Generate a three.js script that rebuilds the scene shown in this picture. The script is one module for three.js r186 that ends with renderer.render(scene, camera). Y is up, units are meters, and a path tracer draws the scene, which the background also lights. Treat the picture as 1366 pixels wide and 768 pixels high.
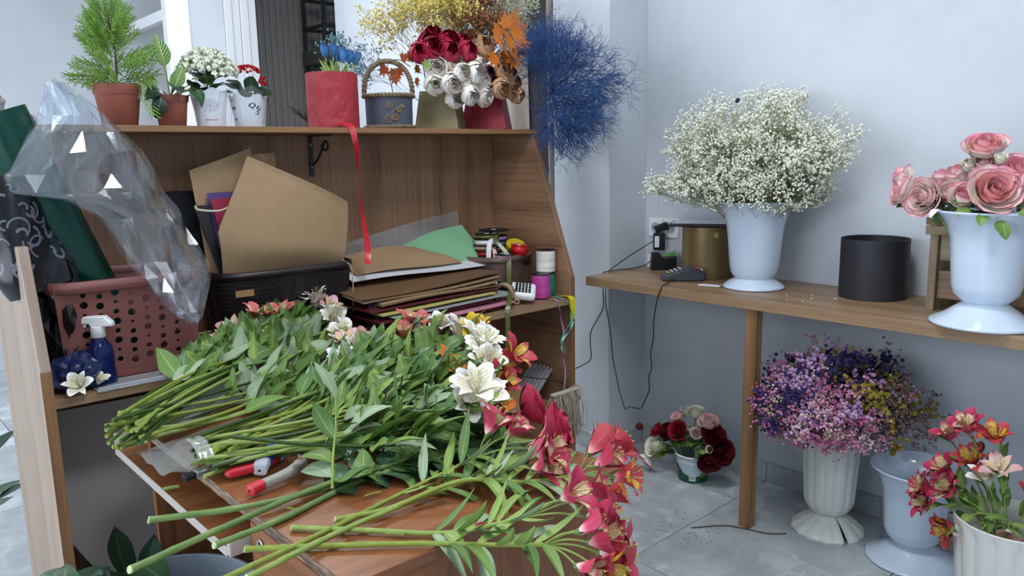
import * as THREE from 'three';
import { RoundedBoxGeometry } from 'three/addons/geometries/RoundedBoxGeometry.js';
import { mergeGeometries } from 'three/addons/utils/BufferGeometryUtils.js';
import { RectAreaLightUniformsLib } from 'three/addons/lights/RectAreaLightUniformsLib.js';

// ---------------------------------------------------------------- camera, light, exposure
// world: x runs along the cabinet towards the shelf wall, z towards the front of the cabinet, y up
const scene = new THREE.Scene();
const camera = new THREE.PerspectiveCamera(41.04, 1366 / 768, 0.05, 60);
camera.rotation.order = 'YXZ';
camera.position.set(0, 1.25, 0);
camera.rotation.set(-9.8 * Math.PI / 180, -42 * Math.PI / 180, -1.08 * Math.PI / 180);
scene.add(camera);

const renderer = new THREE.WebGLRenderer();
renderer.toneMapping = THREE.LinearToneMapping;
renderer.toneMappingExposure = 0.96;
renderer.shadowMap.enabled = true;
RectAreaLightUniformsLib.init();
scene.background = new THREE.Color(0.7, 0.82, 1.0);
scene.backgroundIntensity = 1.6;

// daylight through the shop window in the wall behind the photographer's shoulder
const daylight = new THREE.RectAreaLight(new THREE.Color(0.85, 0.91, 1.0), 3.3, 4.4, 2.1);
daylight.position.set(-2.5, 1.5, -2.2);
daylight.lookAt(2, 1.3, -2.2);
scene.add(daylight);
// ceiling lamps: [x, z]
const LAMPS = [[1.15, -0.9, 26], [0.3, -3.7, 18], [0.2, 0.7, 20], [1.7, -3.6, 22]];
// ---------------------------------------------------------------- helpers
const V = (x, y, z) => new THREE.Vector3(x, y, z);
const PI = Math.PI, sin = Math.sin, cos = Math.cos, abs = Math.abs, min = Math.min, max = Math.max, sqrt = Math.sqrt, pow = Math.pow;
function rng(a) { return () => { a |= 0; a = a + 0x6D2B79F5 | 0; let t = Math.imul(a ^ a >>> 15, 1 | a); t = t + Math.imul(t ^ t >>> 7, 61 | t) ^ t; return ((t ^ t >>> 14) >>> 0) / 4294967296; }; }
const RR = rng(20240611);
const rr = (a, b) => a + (b - a) * RR();
const lerp = (a, b, t) => a + (b - a) * t;
const clamp = (x, a = 0, b = 1) => x < a ? a : x > b ? b : x;
const smooth = (a, b, x) => { const t = clamp((x - a) / (b - a)); return t * t * (3 - 2 * t); };
function hash2(x, y, s) { let h = Math.imul(x, 374761393) + Math.imul(y, 668265263) + Math.imul(s, 1442695041) | 0; h = Math.imul(h ^ h >>> 13, 1274126177); return ((h ^ h >>> 16) >>> 0) / 4294967296; }
// tileable value noise: x, y in lattice units, repeating every px, py
function vn(x, y, px, py, s) {
  const xi = Math.floor(x), yi = Math.floor(y), fx = x - xi, fy = y - yi, u = fx * fx * (3 - 2 * fx), v = fy * fy * (3 - 2 * fy);
  const w = (i, p) => ((i % p) + p) % p;
  const a = hash2(w(xi, px), w(yi, py), s), b = hash2(w(xi + 1, px), w(yi, py), s), c = hash2(w(xi, px), w(yi + 1, py), s), d = hash2(w(xi + 1, px), w(yi + 1, py), s);
  return lerp(lerp(a, b, u), lerp(c, d, u), v);
}
function fbm(u, v, px, py, o, s) { let r = 0, a = .5, t = 0; for (let i = 0; i < o; i++) { r += a * vn(u * px, v * py, px, py, s + i); t += a; a *= .5; px *= 2; py *= 2; } return r / t; }
function tex(w, h, fn, srgb = true) {
  const d = new Uint8Array(w * h * 4);
  for (let y = 0; y < h; y++) for (let x = 0; x < w; x++) { const c = fn((x + .5) / w, (y + .5) / h), i = 4 * (y * w + x); d[i] = clamp(c[0]) * 255; d[i + 1] = clamp(c[1]) * 255; d[i + 2] = clamp(c[2]) * 255; d[i + 3] = c.length > 3 ? clamp(c[3]) * 255 : 255; }
  const t = new THREE.DataTexture(d, w, h); t.wrapS = t.wrapT = THREE.RepeatWrapping; t.magFilter = THREE.LinearFilter; t.minFilter = THREE.LinearMipmapLinearFilter; t.generateMipmaps = true;
  if (srgb) t.colorSpace = THREE.SRGBColorSpace; t.needsUpdate = true; return t;
}
function canvasTex(w, h, draw) { const c = document.createElement('canvas'); c.width = w; c.height = h; draw(c.getContext('2d'), w, h); const t = new THREE.CanvasTexture(c); t.colorSpace = THREE.SRGBColorSpace; t.magFilter = THREE.LinearFilter; return t; }
const hex = h => [(h >> 16 & 255) / 255, (h >> 8 & 255) / 255, (h & 255) / 255];
const mix3 = (a, b, t) => [lerp(a[0], b[0], t), lerp(a[1], b[1], t), lerp(a[2], b[2], t)];
const mul3 = (a, k) => [a[0] * k, a[1] * k, a[2] * k];
// wood, grain along v; sx, sy metres covered by the picture
function woodTex(light, dark, s, sx = .6, sy = 1.2, bands = 9, contrast = 1) {
  const A = hex(light), B = hex(dark);
  const t = tex(512, 512, (u, v) => {
    const warp = fbm(u, v, 3, 2, 3, s) * 1.1 + .16 * fbm(u, v, 8, 2, 2, s + 7);
    const ring = .5 + .5 * sin((u + warp * .34) * bands * 2 * PI + 0.0);
    const fine = fbm(u, v, 90, 3, 3, s + 20), pore = fbm(u, v, 160, 10, 2, s + 30);
    const broad = fbm(u, v, 4, 1, 2, s + 40);
    let k = .30 * pow(ring, 2.2) + .42 * fine + .28 * broad + (pore > .66 ? .2 : 0);
    k = clamp((k - .2) * 1.35 * contrast);
    return mix3(A, B, k);
  });
  t.repeat.set(1 / sx, 1 / sy); return t;
}
function retex(t, rx, ry) { const c = t.clone(); c.repeat.set(rx, ry); c.needsUpdate = true; return c; }
const M = {};
function mat(o) { return new THREE.MeshStandardMaterial({ roughness: .6, metalness: 0, side: THREE.DoubleSide, ...o }); }
function phys(o) { return new THREE.MeshPhysicalMaterial({ roughness: .5, metalness: 0, side: THREE.DoubleSide, ...o }); }

// ---- geometry
function fix(g) {
  for (const k of Object.keys(g.attributes)) if (!['position', 'normal', 'uv'].includes(k)) g.deleteAttribute(k);
  if (!g.attributes.uv) g.setAttribute('uv', new THREE.BufferAttribute(new Float32Array(g.attributes.position.count * 2), 2));
  if (!g.attributes.normal) g.computeVertexNormals();
  if (!g.index) { const n = g.attributes.position.count, a = new Uint32Array(n); for (let i = 0; i < n; i++) a[i] = i; g.setIndex(new THREE.BufferAttribute(a, 1)); }
  return g;
}
const merge = l => l.length === 1 ? fix(l[0]) : mergeGeometries(l.map(fix));
// uv in metres from position; grain = axis the grain runs along
function planarUV(g, grain = 'y', off = RR() * 3) {
  const p = g.attributes.position, n = g.attributes.normal, uv = new Float32Array(p.count * 2);
  for (let i = 0; i < p.count; i++) {
    const q = { x: p.getX(i), y: p.getY(i), z: p.getZ(i) }, a = abs(n.getX(i)), b = abs(n.getY(i)), c = abs(n.getZ(i));
    const face = a >= b && a >= c ? 'x' : b >= c ? 'y' : 'z', oth = 'xyz'.split('').filter(k => k !== face);
    let gv = grain; if (face === grain) gv = oth[1];
    const gu = oth.find(k => k !== gv);
    uv[2 * i] = q[gu] + off; uv[2 * i + 1] = q[gv] + off * .7;
  }
  g.setAttribute('uv', new THREE.BufferAttribute(uv, 2)); return g;
}
function box(w, h, d, x = 0, y = 0, z = 0, grain = null, r = .0015) { const g = new RoundedBoxGeometry(w, h, d, 1, min(r, w / 2.2, h / 2.2, d / 2.2)); g.translate(x, y, z); return grain ? planarUV(g, grain) : g; }
function bb(x0, x1, y0, y1, z0, z1, grain = null, r = .0015) { return box(x1 - x0, y1 - y0, z1 - z0, (x0 + x1) / 2, (y0 + y1) / 2, (z0 + z1) / 2, grain, r); }
function cyl(r0, r1, h, seg = 24, x = 0, y = 0, z = 0, open = false) { const g = new THREE.CylinderGeometry(r1, r0, h, seg, 1, open); g.translate(x, y + h / 2, z); return g; }
function lathe(pts, seg = 40) { return new THREE.LatheGeometry(pts.map(p => new THREE.Vector2(max(p[0], .0001), p[1])), seg); }
// parametric surface f(u, v) -> Vector3; thick > 0 makes a closed plate
function surf(f, nu, nv, thick = 0) {
  const P = [], UV = [], I = [];
  for (let j = 0; j <= nv; j++) for (let i = 0; i <= nu; i++) { const q = f(i / nu, j / nv); P.push(q.x, q.y, q.z); UV.push(i / nu, j / nv); }
  const W = nu + 1;
  for (let j = 0; j < nv; j++) for (let i = 0; i < nu; i++) { const a = j * W + i; I.push(a, a + 1, a + W, a + 1, a + W + 1, a + W); }
  const g = new THREE.BufferGeometry(); g.setAttribute('position', new THREE.Float32BufferAttribute(P, 3)); g.setAttribute('uv', new THREE.Float32BufferAttribute(UV, 2)); g.setIndex(I); g.computeVertexNormals();
  if (!thick) return g;
  const n = g.attributes.normal, N = (nu + 1) * (nv + 1), P2 = P.slice(), UV2 = UV.concat(UV), I2 = I.slice();
  for (let i = 0; i < N; i++) P2.push(P[3 * i] - n.getX(i) * thick, P[3 * i + 1] - n.getY(i) * thick, P[3 * i + 2] - n.getZ(i) * thick);
  for (let k = 0; k < I.length; k += 3) I2.push(I[k] + N, I[k + 2] + N, I[k + 1] + N);
  const edge = []; for (let i = 0; i < nu; i++) edge.push([i + 1, i], [nv * W + i, nv * W + i + 1]); for (let j = 0; j < nv; j++) edge.push([j * W, (j + 1) * W], [(j + 1) * W + nu, j * W + nu]);
  // sides get vertices of their own so that the rim stays sharp
  let c = 2 * N; for (const [a, b] of edge) { for (const k of [a, b, a + N, b + N]) { P2.push(P2[3 * k], P2[3 * k + 1], P2[3 * k + 2]); UV2.push(UV2[2 * k], UV2[2 * k + 1]); } I2.push(c, c + 1, c + 2, c + 1, c + 3, c + 2); c += 4; }
  const h = new THREE.BufferGeometry(); h.setAttribute('position', new THREE.Float32BufferAttribute(P2, 3)); h.setAttribute('uv', new THREE.Float32BufferAttribute(UV2, 2)); h.setIndex(I2); h.computeVertexNormals(); return h;
}
// swept tube through points, radius number or f(t)
function tube(pts, rad, seg = 8, rs = 6, cap = true) {
  const c = pts.length > 2 ? new THREE.CatmullRomCurve3(pts, false, 'centripetal') : new THREE.LineCurve3(pts[0], pts[1]);
  const P = [], UV = [], I = []; const R = typeof rad === 'function' ? rad : () => rad;
  let nrm = null, prev = null; const len = c.getLength();
  for (let i = 0; i <= seg; i++) {
    const t = i / seg, p = c.getPoint(t), tg = c.getTangent(t).normalize();
    if (!nrm) { nrm = abs(tg.y) < .9 ? V(0, 1, 0) : V(1, 0, 0); nrm.sub(tg.clone().multiplyScalar(nrm.dot(tg))).normalize(); }
    else { nrm.sub(tg.clone().multiplyScalar(nrm.dot(tg))).normalize(); }
    const b = tg.clone().cross(nrm), r = R(t);
    for (let k = 0; k <= rs; k++) { const a = k / rs * 2 * PI; P.push(p.x + r * (cos(a) * nrm.x + sin(a) * b.x), p.y + r * (cos(a) * nrm.y + sin(a) * b.y), p.z + r * (cos(a) * nrm.z + sin(a) * b.z)); UV.push(k / rs, t * len); }
  }
  const W = rs + 1;
  for (let i = 0; i < seg; i++) for (let k = 0; k < rs; k++) { const a = i * W + k; I.push(a, a + 1, a + W, a + 1, a + W + 1, a + W); }
  if (cap) for (const [i, p, f] of [[0, c.getPoint(0), 0], [seg, c.getPoint(1), 1]]) { const ci = P.length / 3; P.push(p.x, p.y, p.z); UV.push(.5, f * len); for (let k = 0; k < rs; k++) { P.push(P[3 * (i * W + k)], P[3 * (i * W + k) + 1], P[3 * (i * W + k) + 2]); UV.push(0, f * len); } for (let k = 0; k < rs; k++) I.push(ci, ci + 1 + (f ? k : (k + 1) % rs), ci + 1 + (f ? (k + 1) % rs : k)); }
  const g = new THREE.BufferGeometry(); g.setAttribute('position', new THREE.Float32BufferAttribute(P, 3)); g.setAttribute('uv', new THREE.Float32BufferAttribute(UV, 2)); g.setIndex(I); g.computeVertexNormals(); return g;
}
function extrude(pts, depth, bevel = .001, holes = []) {
  const s = new THREE.Shape(pts.map(p => new THREE.Vector2(p[0], p[1]))); for (const h of holes) s.holes.push(h);
  return new THREE.ExtrudeGeometry(s, { depth: depth - 2 * bevel, bevelEnabled: bevel > 0, bevelThickness: bevel, bevelSize: bevel, bevelOffset: -bevel, bevelSegments: 1, curveSegments: 10, steps: 1 }).translate(0, 0, bevel);
}
const tmpM = new THREE.Matrix4();
// rotation that takes +y to dir and, as far as it goes, +z to face
function aim(dir, face) {
  const y = dir.clone().normalize(), z = face.clone().sub(y.clone().multiplyScalar(face.dot(y)));
  if (z.lengthSq() < 1e-8) { z.set(.3, .2, .9); z.sub(y.clone().multiplyScalar(z.dot(y))); } z.normalize();
  const x = y.clone().cross(z); return new THREE.Quaternion().setFromRotationMatrix(tmpM.makeBasis(x, y, z));
}
const at = (g, pos, q, s = 1) => g.clone().applyMatrix4(new THREE.Matrix4().compose(pos, q || new THREE.Quaternion(), typeof s === 'number' ? V(s, s, s) : s));

// ---- scene graph
const used = {};
function numbered(n) { used[n] = (used[n] ?? -1) + 1; return used[n] ? n + '_' + String(used[n]).padStart(3, '0') : n; }
function tag(o, label, category, group, kind) { if (label) o.userData.label = label; if (category) o.userData.category = category; if (group) o.userData.group = group; if (kind) o.userData.kind = kind; return o; }
function thing(name, label, category, pos = [0, 0, 0], turn = 0, group) { const o = new THREE.Group(); o.name = numbered(name); o.position.set(...pos); o.rotation.y = turn; scene.add(o); return tag(o, label, category, group); }
function part(name, g, m, parent, label) { const o = new THREE.Mesh(Array.isArray(g) ? merge(g) : g, m); o.name = name; o.castShadow = o.receiveShadow = true; parent.add(o); if (label) o.userData.label = label; return o; }
function solo(name, g, m, label, category, group, kind) { const o = part(numbered(name), g, m, scene); return tag(o, label, category, group, kind); }
function struct(name, g, m, label) { const o = part(numbered(name), g, m, scene, label); o.userData.kind = 'structure'; o.userData.category = name.split('_')[0]; return o; }
function set(o, pos, q, s) { if (pos) o.position.copy(pos); if (q) o.quaternion.copy(q); if (s) typeof s === 'number' ? o.scale.setScalar(s) : o.scale.copy(s); return o; }
// ---------------------------------------------------------------- materials of the room
const wallTex = tex(512, 512, (u, v) => { const a = fbm(u, v, 5, 5, 5, 3), b = fbm(u, v, 40, 40, 3, 9), k = .93 + .05 * (a - .5) * 2 + .02 * (b - .5); return [k * .985, k, k * 1.0]; }); wallTex.repeat.set(.5, .5);
const wallBump = tex(256, 256, (u, v) => { const k = .6 * fbm(u, v, 8, 8, 3, 4) + .4 * fbm(u, v, 60, 60, 2, 5); return [k, k, k]; }, false); wallBump.repeat.set(1, 1);
M.wall = mat({ color: 0xdadee6, map: wallTex, bumpMap: wallBump, bumpScale: .0008, roughness: .55 });
M.ceiling = mat({ color: 0xe8ecee, roughness: .8 });
const tileTexs = [0, 1, 2].map(i => { const t = tex(384, 384, (u, v) => {
  const a = fbm(u, v, 3, 3, 5, 50 + i * 11), b = fbm(u, v, 7, 7, 5, 77 + i * 5), c = fbm(u, v, 60, 60, 2, 9 + i), vein = pow(1 - abs(2 * fbm(u, v, 4, 4, 4, 91 + i * 3) - 1), 9);
  const spill = smooth(.60, .66, fbm(u, v, 6, 6, 4, 33 + i)) * .12, speck = c > .76 ? -.05 : 0;
  const k = .80 + .16 * (a - .5) + .16 * (b - .5) + .06 * vein + spill * b + speck; return [k * .965, k * .995, k * 1.01];
}); t.repeat.set(1 / .6, 1 / .6); return t; });
M.tiles = tileTexs.map(t => mat({ map: t, color: 0xe0e2e2, roughness: .38 }));
M.grout = mat({ color: 0x4d5154, roughness: .9 });
M.base = M.tiles;
M.walnut = mat({ map: woodTex(0xa07c5f, 0x694c35, 5, .8, 1.6, 4, .85), roughness: .5 });
M.panelLitTint = mat({ map: woodTex(0xb3a08f, 0x897666, 12, .8, 1.6, 6, .7), roughness: .45 });  // cabinet wood made paler: daylight on the outer face put into its colour
M.edgeBrown = mat({ map: woodTex(0x9b7450, 0x6f4d31, 14, .3, 1, 5), roughness: .5 });
M.oak = mat({ map: woodTex(0xa88b6c, 0x785c42, 17, .5, 1.3, 4, .95), roughness: .42 });
M.post = mat({ map: woodTex(0x9f7c54, 0x6c4b2c, 19, .10, .9, 2, 1.2), roughness: .5 });
M.desk = mat({ map: woodTex(0x96603b, 0x6b3d20, 23, .5, 1.0, 9, .9), roughness: .36 });
M.chipEdge = mat({ map: tex(256, 64, (u, v) => { const k = fbm(u, v, 40, 10, 3, 61); return mix3([.40, .31, .25], [.62, .55, .47], smooth(.35, .75, k)); }), roughness: .85 });
M.black = mat({ color: 0x101012, roughness: .45 });
M.blackMatte = mat({ color: 0x15151a, roughness: .8 });
M.whitePlastic = mat({ color: 0xeef0f2, roughness: .4 });
M.metal = mat({ color: 0xb9bcc0, roughness: .35, metalness: .9 });
M.whiteEdge = mat({ color: 0xb9b0a8, roughness: .5 });

// ---------------------------------------------------------------- the room
{
  const X0 = -2.6, X1 = 2.58, Z0 = -5.6, Z1 = 1.9, HC = 2.85;
  // floor: tiles of 0.6 m with open joints over a grout bed
  const fl = struct('floor', bb(X0 - .1, 3.4, -.08, -.004, Z0 - .1, Z1 + .1), M.grout, 'grey tiled shop floor with thin dark joints');
  const tg = planarUV(bb(-.2985, .2985, -.02, 0, -.2985, .2985, null, .0012), 'z', 0);
  const gx = .555, gz = -.82;   // a joint crossing
  for (let i = -7; i < 5; i++) for (let j = -11; j < 6; j++) {
    const x = gx + .3 + i * .6, z = gz + .3 + j * .6; if (x < X0 - .3 || x > 3.3 || z < Z0 || z > Z1 + .3) continue;
    const t = part('tile', tg, M.tiles[(i * 7 + j * 5 + 700) % 3], fl); t.position.set(x, 0, z); t.rotation.y = ((i * 3 + j * 5 + 400) % 4) * PI / 2;
  }
  struct('ceiling', bb(X0 - .2, 3.5, HC, HC + .12, Z0 - .2, Z1 + .2), M.ceiling, 'white ceiling of the shop');
  const uvw = g => planarUV(g, 'y', .3);
  struct('wall_right', uvw(bb(X1, X1 + .15, 0, HC, -2.02, Z1 + .15)), M.wall, 'bluish white plastered wall behind the wooden wall shelf');
  struct('pillar', uvw(bb(2.35, 2.75, 0, HC, -2.33, -2.02, null, .008)), M.wall, 'square white pillar standing proud of the shelf wall').userData.category = 'pillar';
  struct('wall_front', uvw(bb(X0, X1 + .1, 0, HC, Z1, Z1 + .15)), M.wall, 'white wall behind the photographer');
  // window wall: shop window opening behind the left shoulder
  struct('wall_left', [uvw(bb(X0 - .15, X0, 0, .45, Z0, Z1)), uvw(bb(X0 - .15, X0, 2.55, HC, Z0, Z1)), uvw(bb(X0 - .15, X0, .45, 2.55, .0, Z1)), uvw(bb(X0 - .15, X0, .45, 2.55, Z0, -4.4))], M.wall, 'white wall around the shop window');
  const wf = struct('window_1', [bb(X0 - .1, X0 - .04, .45, .51, -4.4, 0), bb(X0 - .1, X0 - .04, 2.49, 2.55, -4.4, 0), ...[-4.37, -2.93, -1.47, -.03].map(z => bb(X0 - .1, X0 - .04, .45, 2.55, z - .03, z + .03))], M.whitePlastic, 'white framed shop window');
  for (const z of [-3.65, -2.2, -.75]) part('pane', bb(X0 - .075, X0 - .069, .5, 2.5, z - .71, z + .71, null, .0005), phys({ color: 0xffffff, transmission: 1, thickness: 0, roughness: .02 }), wf);
  // baseboards of grey tile, each piece on its own
  const skirt = (name, label, list) => { const o = struct(name, bb(...list[0]), M.base[0], label); list.slice(1).forEach((b, i) => part('baseboard_tile', planarUV(bb(...b, null, .001), 'x', .1 * i), M.base[i % 3], o)); };
  const L = [[X1 - .003, X1 - .001, 0, .07, -2.02, Z1]]; for (let z = -2.02; z < 1.3; z += .6) L.push([X1 - .012, X1 - .001, 0.001, .075, z + .001, z + .599]);
  skirt('baseboard_right', 'low grey tile skirting along the shelf wall', L);
  skirt('baseboard_pillar', 'low grey tile skirting wrapped round the white pillar', [[2.36, 2.56, 0.002, .07, -2.0195, -2.018], [2.339, 2.349, .001, .075, -2.33, -2.0095], [2.339, 2.567, .001, .075, -2.019, -2.009]]);
  // lamps
  LAMPS.forEach(([x, z, power], i) => {
    const o = thing('ceiling_lamp', 'square white ceiling panel lamp', 'lamp', [x, HC - .035, z], 0, 'ceiling panel lamps');
    part('frame', [bb(-.3, .3, 0, .034, -.3, -.28), bb(-.3, .3, 0, .034, .28, .3), bb(-.3, -.28, 0, .034, -.28, .28), bb(.28, .3, 0, .034, -.28, .28)], M.whitePlastic, o);
    part('diffuser_panel_light', bb(-.279, .279, .012, .02, -.279, .279), mat({ color: 0xffffff, emissive: 0xf2f8ff, emissiveIntensity: 1.5 }), o);
    const l = new THREE.RectAreaLight(new THREE.Color(.96, .97, 1), power, .55, .55); l.position.set(x, HC - .045, z); l.lookAt(x, 0, z); scene.add(l);
  });
}
// ---------------------------------------------------------------- cabinet
const CX0 = .31, CX1 = 2.015, CZ0 = -2.325, CZ1 = -1.875, CT = 1.341, CS = .74;
const cabinet = thing('display_cabinet', 'long brown wood-grain shop cabinet with raised top shelf and open work shelf', 'cabinet');
{
  // side profile in (z, y)
  const prof = (z0, z1, zt, yk, yt) => [[z0, 0], [z1, 0], [z1, yk], [zt, yt], [z0, yt]];
  const side = (pts, x, m, name, grain) => { const g = extrude(pts.map(p => [-p[0], p[1]]), .022, .0015); g.rotateY(PI / 2); g.translate(x, 0, 0); fix(g); planarUV(g, grain); return part(name, g, m, cabinet); };
  side(prof(CZ0, CZ1 - .022, -2.085, .815, CT - .016), CX1 - .022, M.walnut, 'side_panel', 'z');
  side(prof(CZ0 + .03, CZ1 + .03, CZ1 - .05, .815, 1.075), CX0, M.panelLitTint, 'side_panel', 'y');
  part('edge_strip', planarUV(bb(CX0, CX0 + .022, 0, .812, CZ1 + .0302, CZ1 + .0312), 'y'), M.edgeBrown, cabinet);
  part('edge_strip', planarUV(bb(CX1 - .022, CX1, 0, .812, CZ1 - .0218, CZ1 - .0208), 'y'), M.edgeBrown, cabinet);
  part('back_panel', planarUV(bb(CX0 + .022, CX1 - .0225, CS, CT - .017, CZ0, CZ0 + .016), 'y'), M.walnut, cabinet);
  part('lower_back_panel', planarUV(bb(CX0 + .024, CX1 - .0225, 0.01, CS - .024, CZ0, CZ0 + .016), 'y'), M.walnut, cabinet);
  part('top_shelf', planarUV(bb(.05, CX1 + .002, CT - .0165, CT, CZ0 - .02, -2.08), 'x'), M.edgeBrown, cabinet);
  part('work_shelf', planarUV(bb(CX0 + .0225, CX1 - .0225, CS - .022, CS, CZ0 + .0165, CZ1), 'x'), M.oak, cabinet);
  // scroll bracket under the top shelf
  const br = new THREE.Group(); br.name = 'shelf_bracket'; cabinet.add(br); br.position.set(1.213, CT - .0165, CZ0 + .016);
  part('bracket_plate', [bb(-.008, .008, -.13, 0, 0, .004), bb(-.008, .008, -.005, -.0005, 0, .13)], M.black, br);
  const cv = []; for (let i = 0; i <= 10; i++) { const t = i / 10; cv.push(V(0, lerp(-.095, -.02, t) - .012 * sin(t * PI), .012 + .085 * t)); }
  for (let i = 1; i <= 10; i++) { const a = i / 10 * 1.6 * PI; cv.push(V(0, -.02 - .017 * (1 - cos(a)) * (1 - i * .03) , .097 + .02 * sin(a))); }
  part('bracket_scroll', tube(cv, .0038, 40, 6), M.black, br);
  for (const y of [-.03, -.1]) part('screw', at(new THREE.SphereGeometry(.004, 8, 6), V(0, y, .004)), M.metal, br);
}
// ---------------------------------------------------------------- desk in front of the cabinet
const TT = .70;
const desk = thing('work_desk', 'low brown office desk with worn edges covered in cut flowers', 'desk');
{
  const x0 = .455, x1 = 1.005, z0 = -1.70, z1 = -.835;
  part('desk_top', planarUV(bb(x0, x1, TT - .018, TT, z0, z1, null, .001), 'x'), M.desk, desk);
  part('worn_edge', bb(x0 - .0015, x0 - .0002, TT - .0178, TT - .0004, z0, z1), M.chipEdge, desk);
  part('edge_band', planarUV(bb(x0, x1, TT - .0176, TT - .0004, z1 + .0002, z1 + .0012), 'x'), M.desk, desk);
  part('end_panel', planarUV(bb(x0 + .012, x1 - .012, 0, TT - .0185, z1 - .022, z1 - .006), 'y'), M.desk, desk);
  part('end_panel', planarUV(bb(x0 + .012, x1 - .012, 0, TT - .0185, z0 + .002, z0 + .018), 'y'), M.desk, desk);
  part('modesty_panel', planarUV(bb(x1 - .03, x1 - .014, .25, TT - .0185, z0 + .0185, z1 - .0225), 'y'), M.desk, desk);
  const ped = part('drawer_pedestal', planarUV(bb(x0 + .022, x1 - .05, .08, TT - .019, -1.16, z1 - .023), 'y'), M.desk, desk);
  for (const [a, b] of [[.52, .672], [.31, .515], [.09, .305]]) {
    const d = part('drawer_front', planarUV(bb(x0 + .005, x0 + .021, a, b, -1.158, z1 - .026), 'z'), M.desk, desk);
    part('handle', tube([V(x0 + .004, b - .062, -1.06), V(x0 - .018, b - .062, -1.055), V(x0 - .018, b - .062, -.95), V(x0 + .004, b - .062, -.945)], .004, 16, 8), M.metal, d);
  }
  part('lock', at(new THREE.TorusGeometry(.009, .0022, 8, 20), V(x0 + .003, .645, -1.118), new THREE.Quaternion().setFromEuler(new THREE.Euler(0, PI / 2, 0))), M.metal, desk);
  // keyboard tray
  const tr = part('pull_out_tray', planarUV(bb(.428, .93, .612, .63, -1.80, -1.18, null, .001), 'x'), M.desk, desk);
  part('tray_edge', bb(.4265, .4278, .6125, .6305, -1.80, -1.18), M.whiteEdge, tr);
  part('tray_edge', bb(.428, .93, .6125, .6305, -1.8015, -1.8002), M.whiteEdge, tr);
  part('tray_rail', [bb(.43, .93, .618, .642, -1.1795, -1.168), bb(.4265, .50, .616, .644, -1.181, -1.1665, null, .003)], M.whiteEdge, tr);
  part('tray_rail', bb(.43, .93, .632, .656, -1.815, -1.803), M.whiteEdge, tr);
}
// ---------------------------------------------------------------- wall shelf
const WS = .785;
const wallShelf = thing('wall_shelf', 'thick oak-coloured wooden shelf along the white wall', 'shelf');
{
  part('shelf_board', planarUV(bb(2.17, 2.579, WS - .035, WS, -1.985, .9, null, .0015), 'z'), M.oak, wallShelf);
  part('post', planarUV(bb(2.184, 2.222, 0, WS - .0355, -1.303, -1.262, null, .002), 'y'), M.post, wallShelf);
  for (const z of [-1.75, -1.27, -.45, .3]) { const g = extrude([[0, 0], [.18, 0], [.18, -.006], [.012, -.09], [.0, -.09]], .004, .0005); g.rotateY(PI); part('shelf_bracket', [g.translate(2.579, WS - .0357, z + .002)], M.metal, wallShelf); }
}
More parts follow.
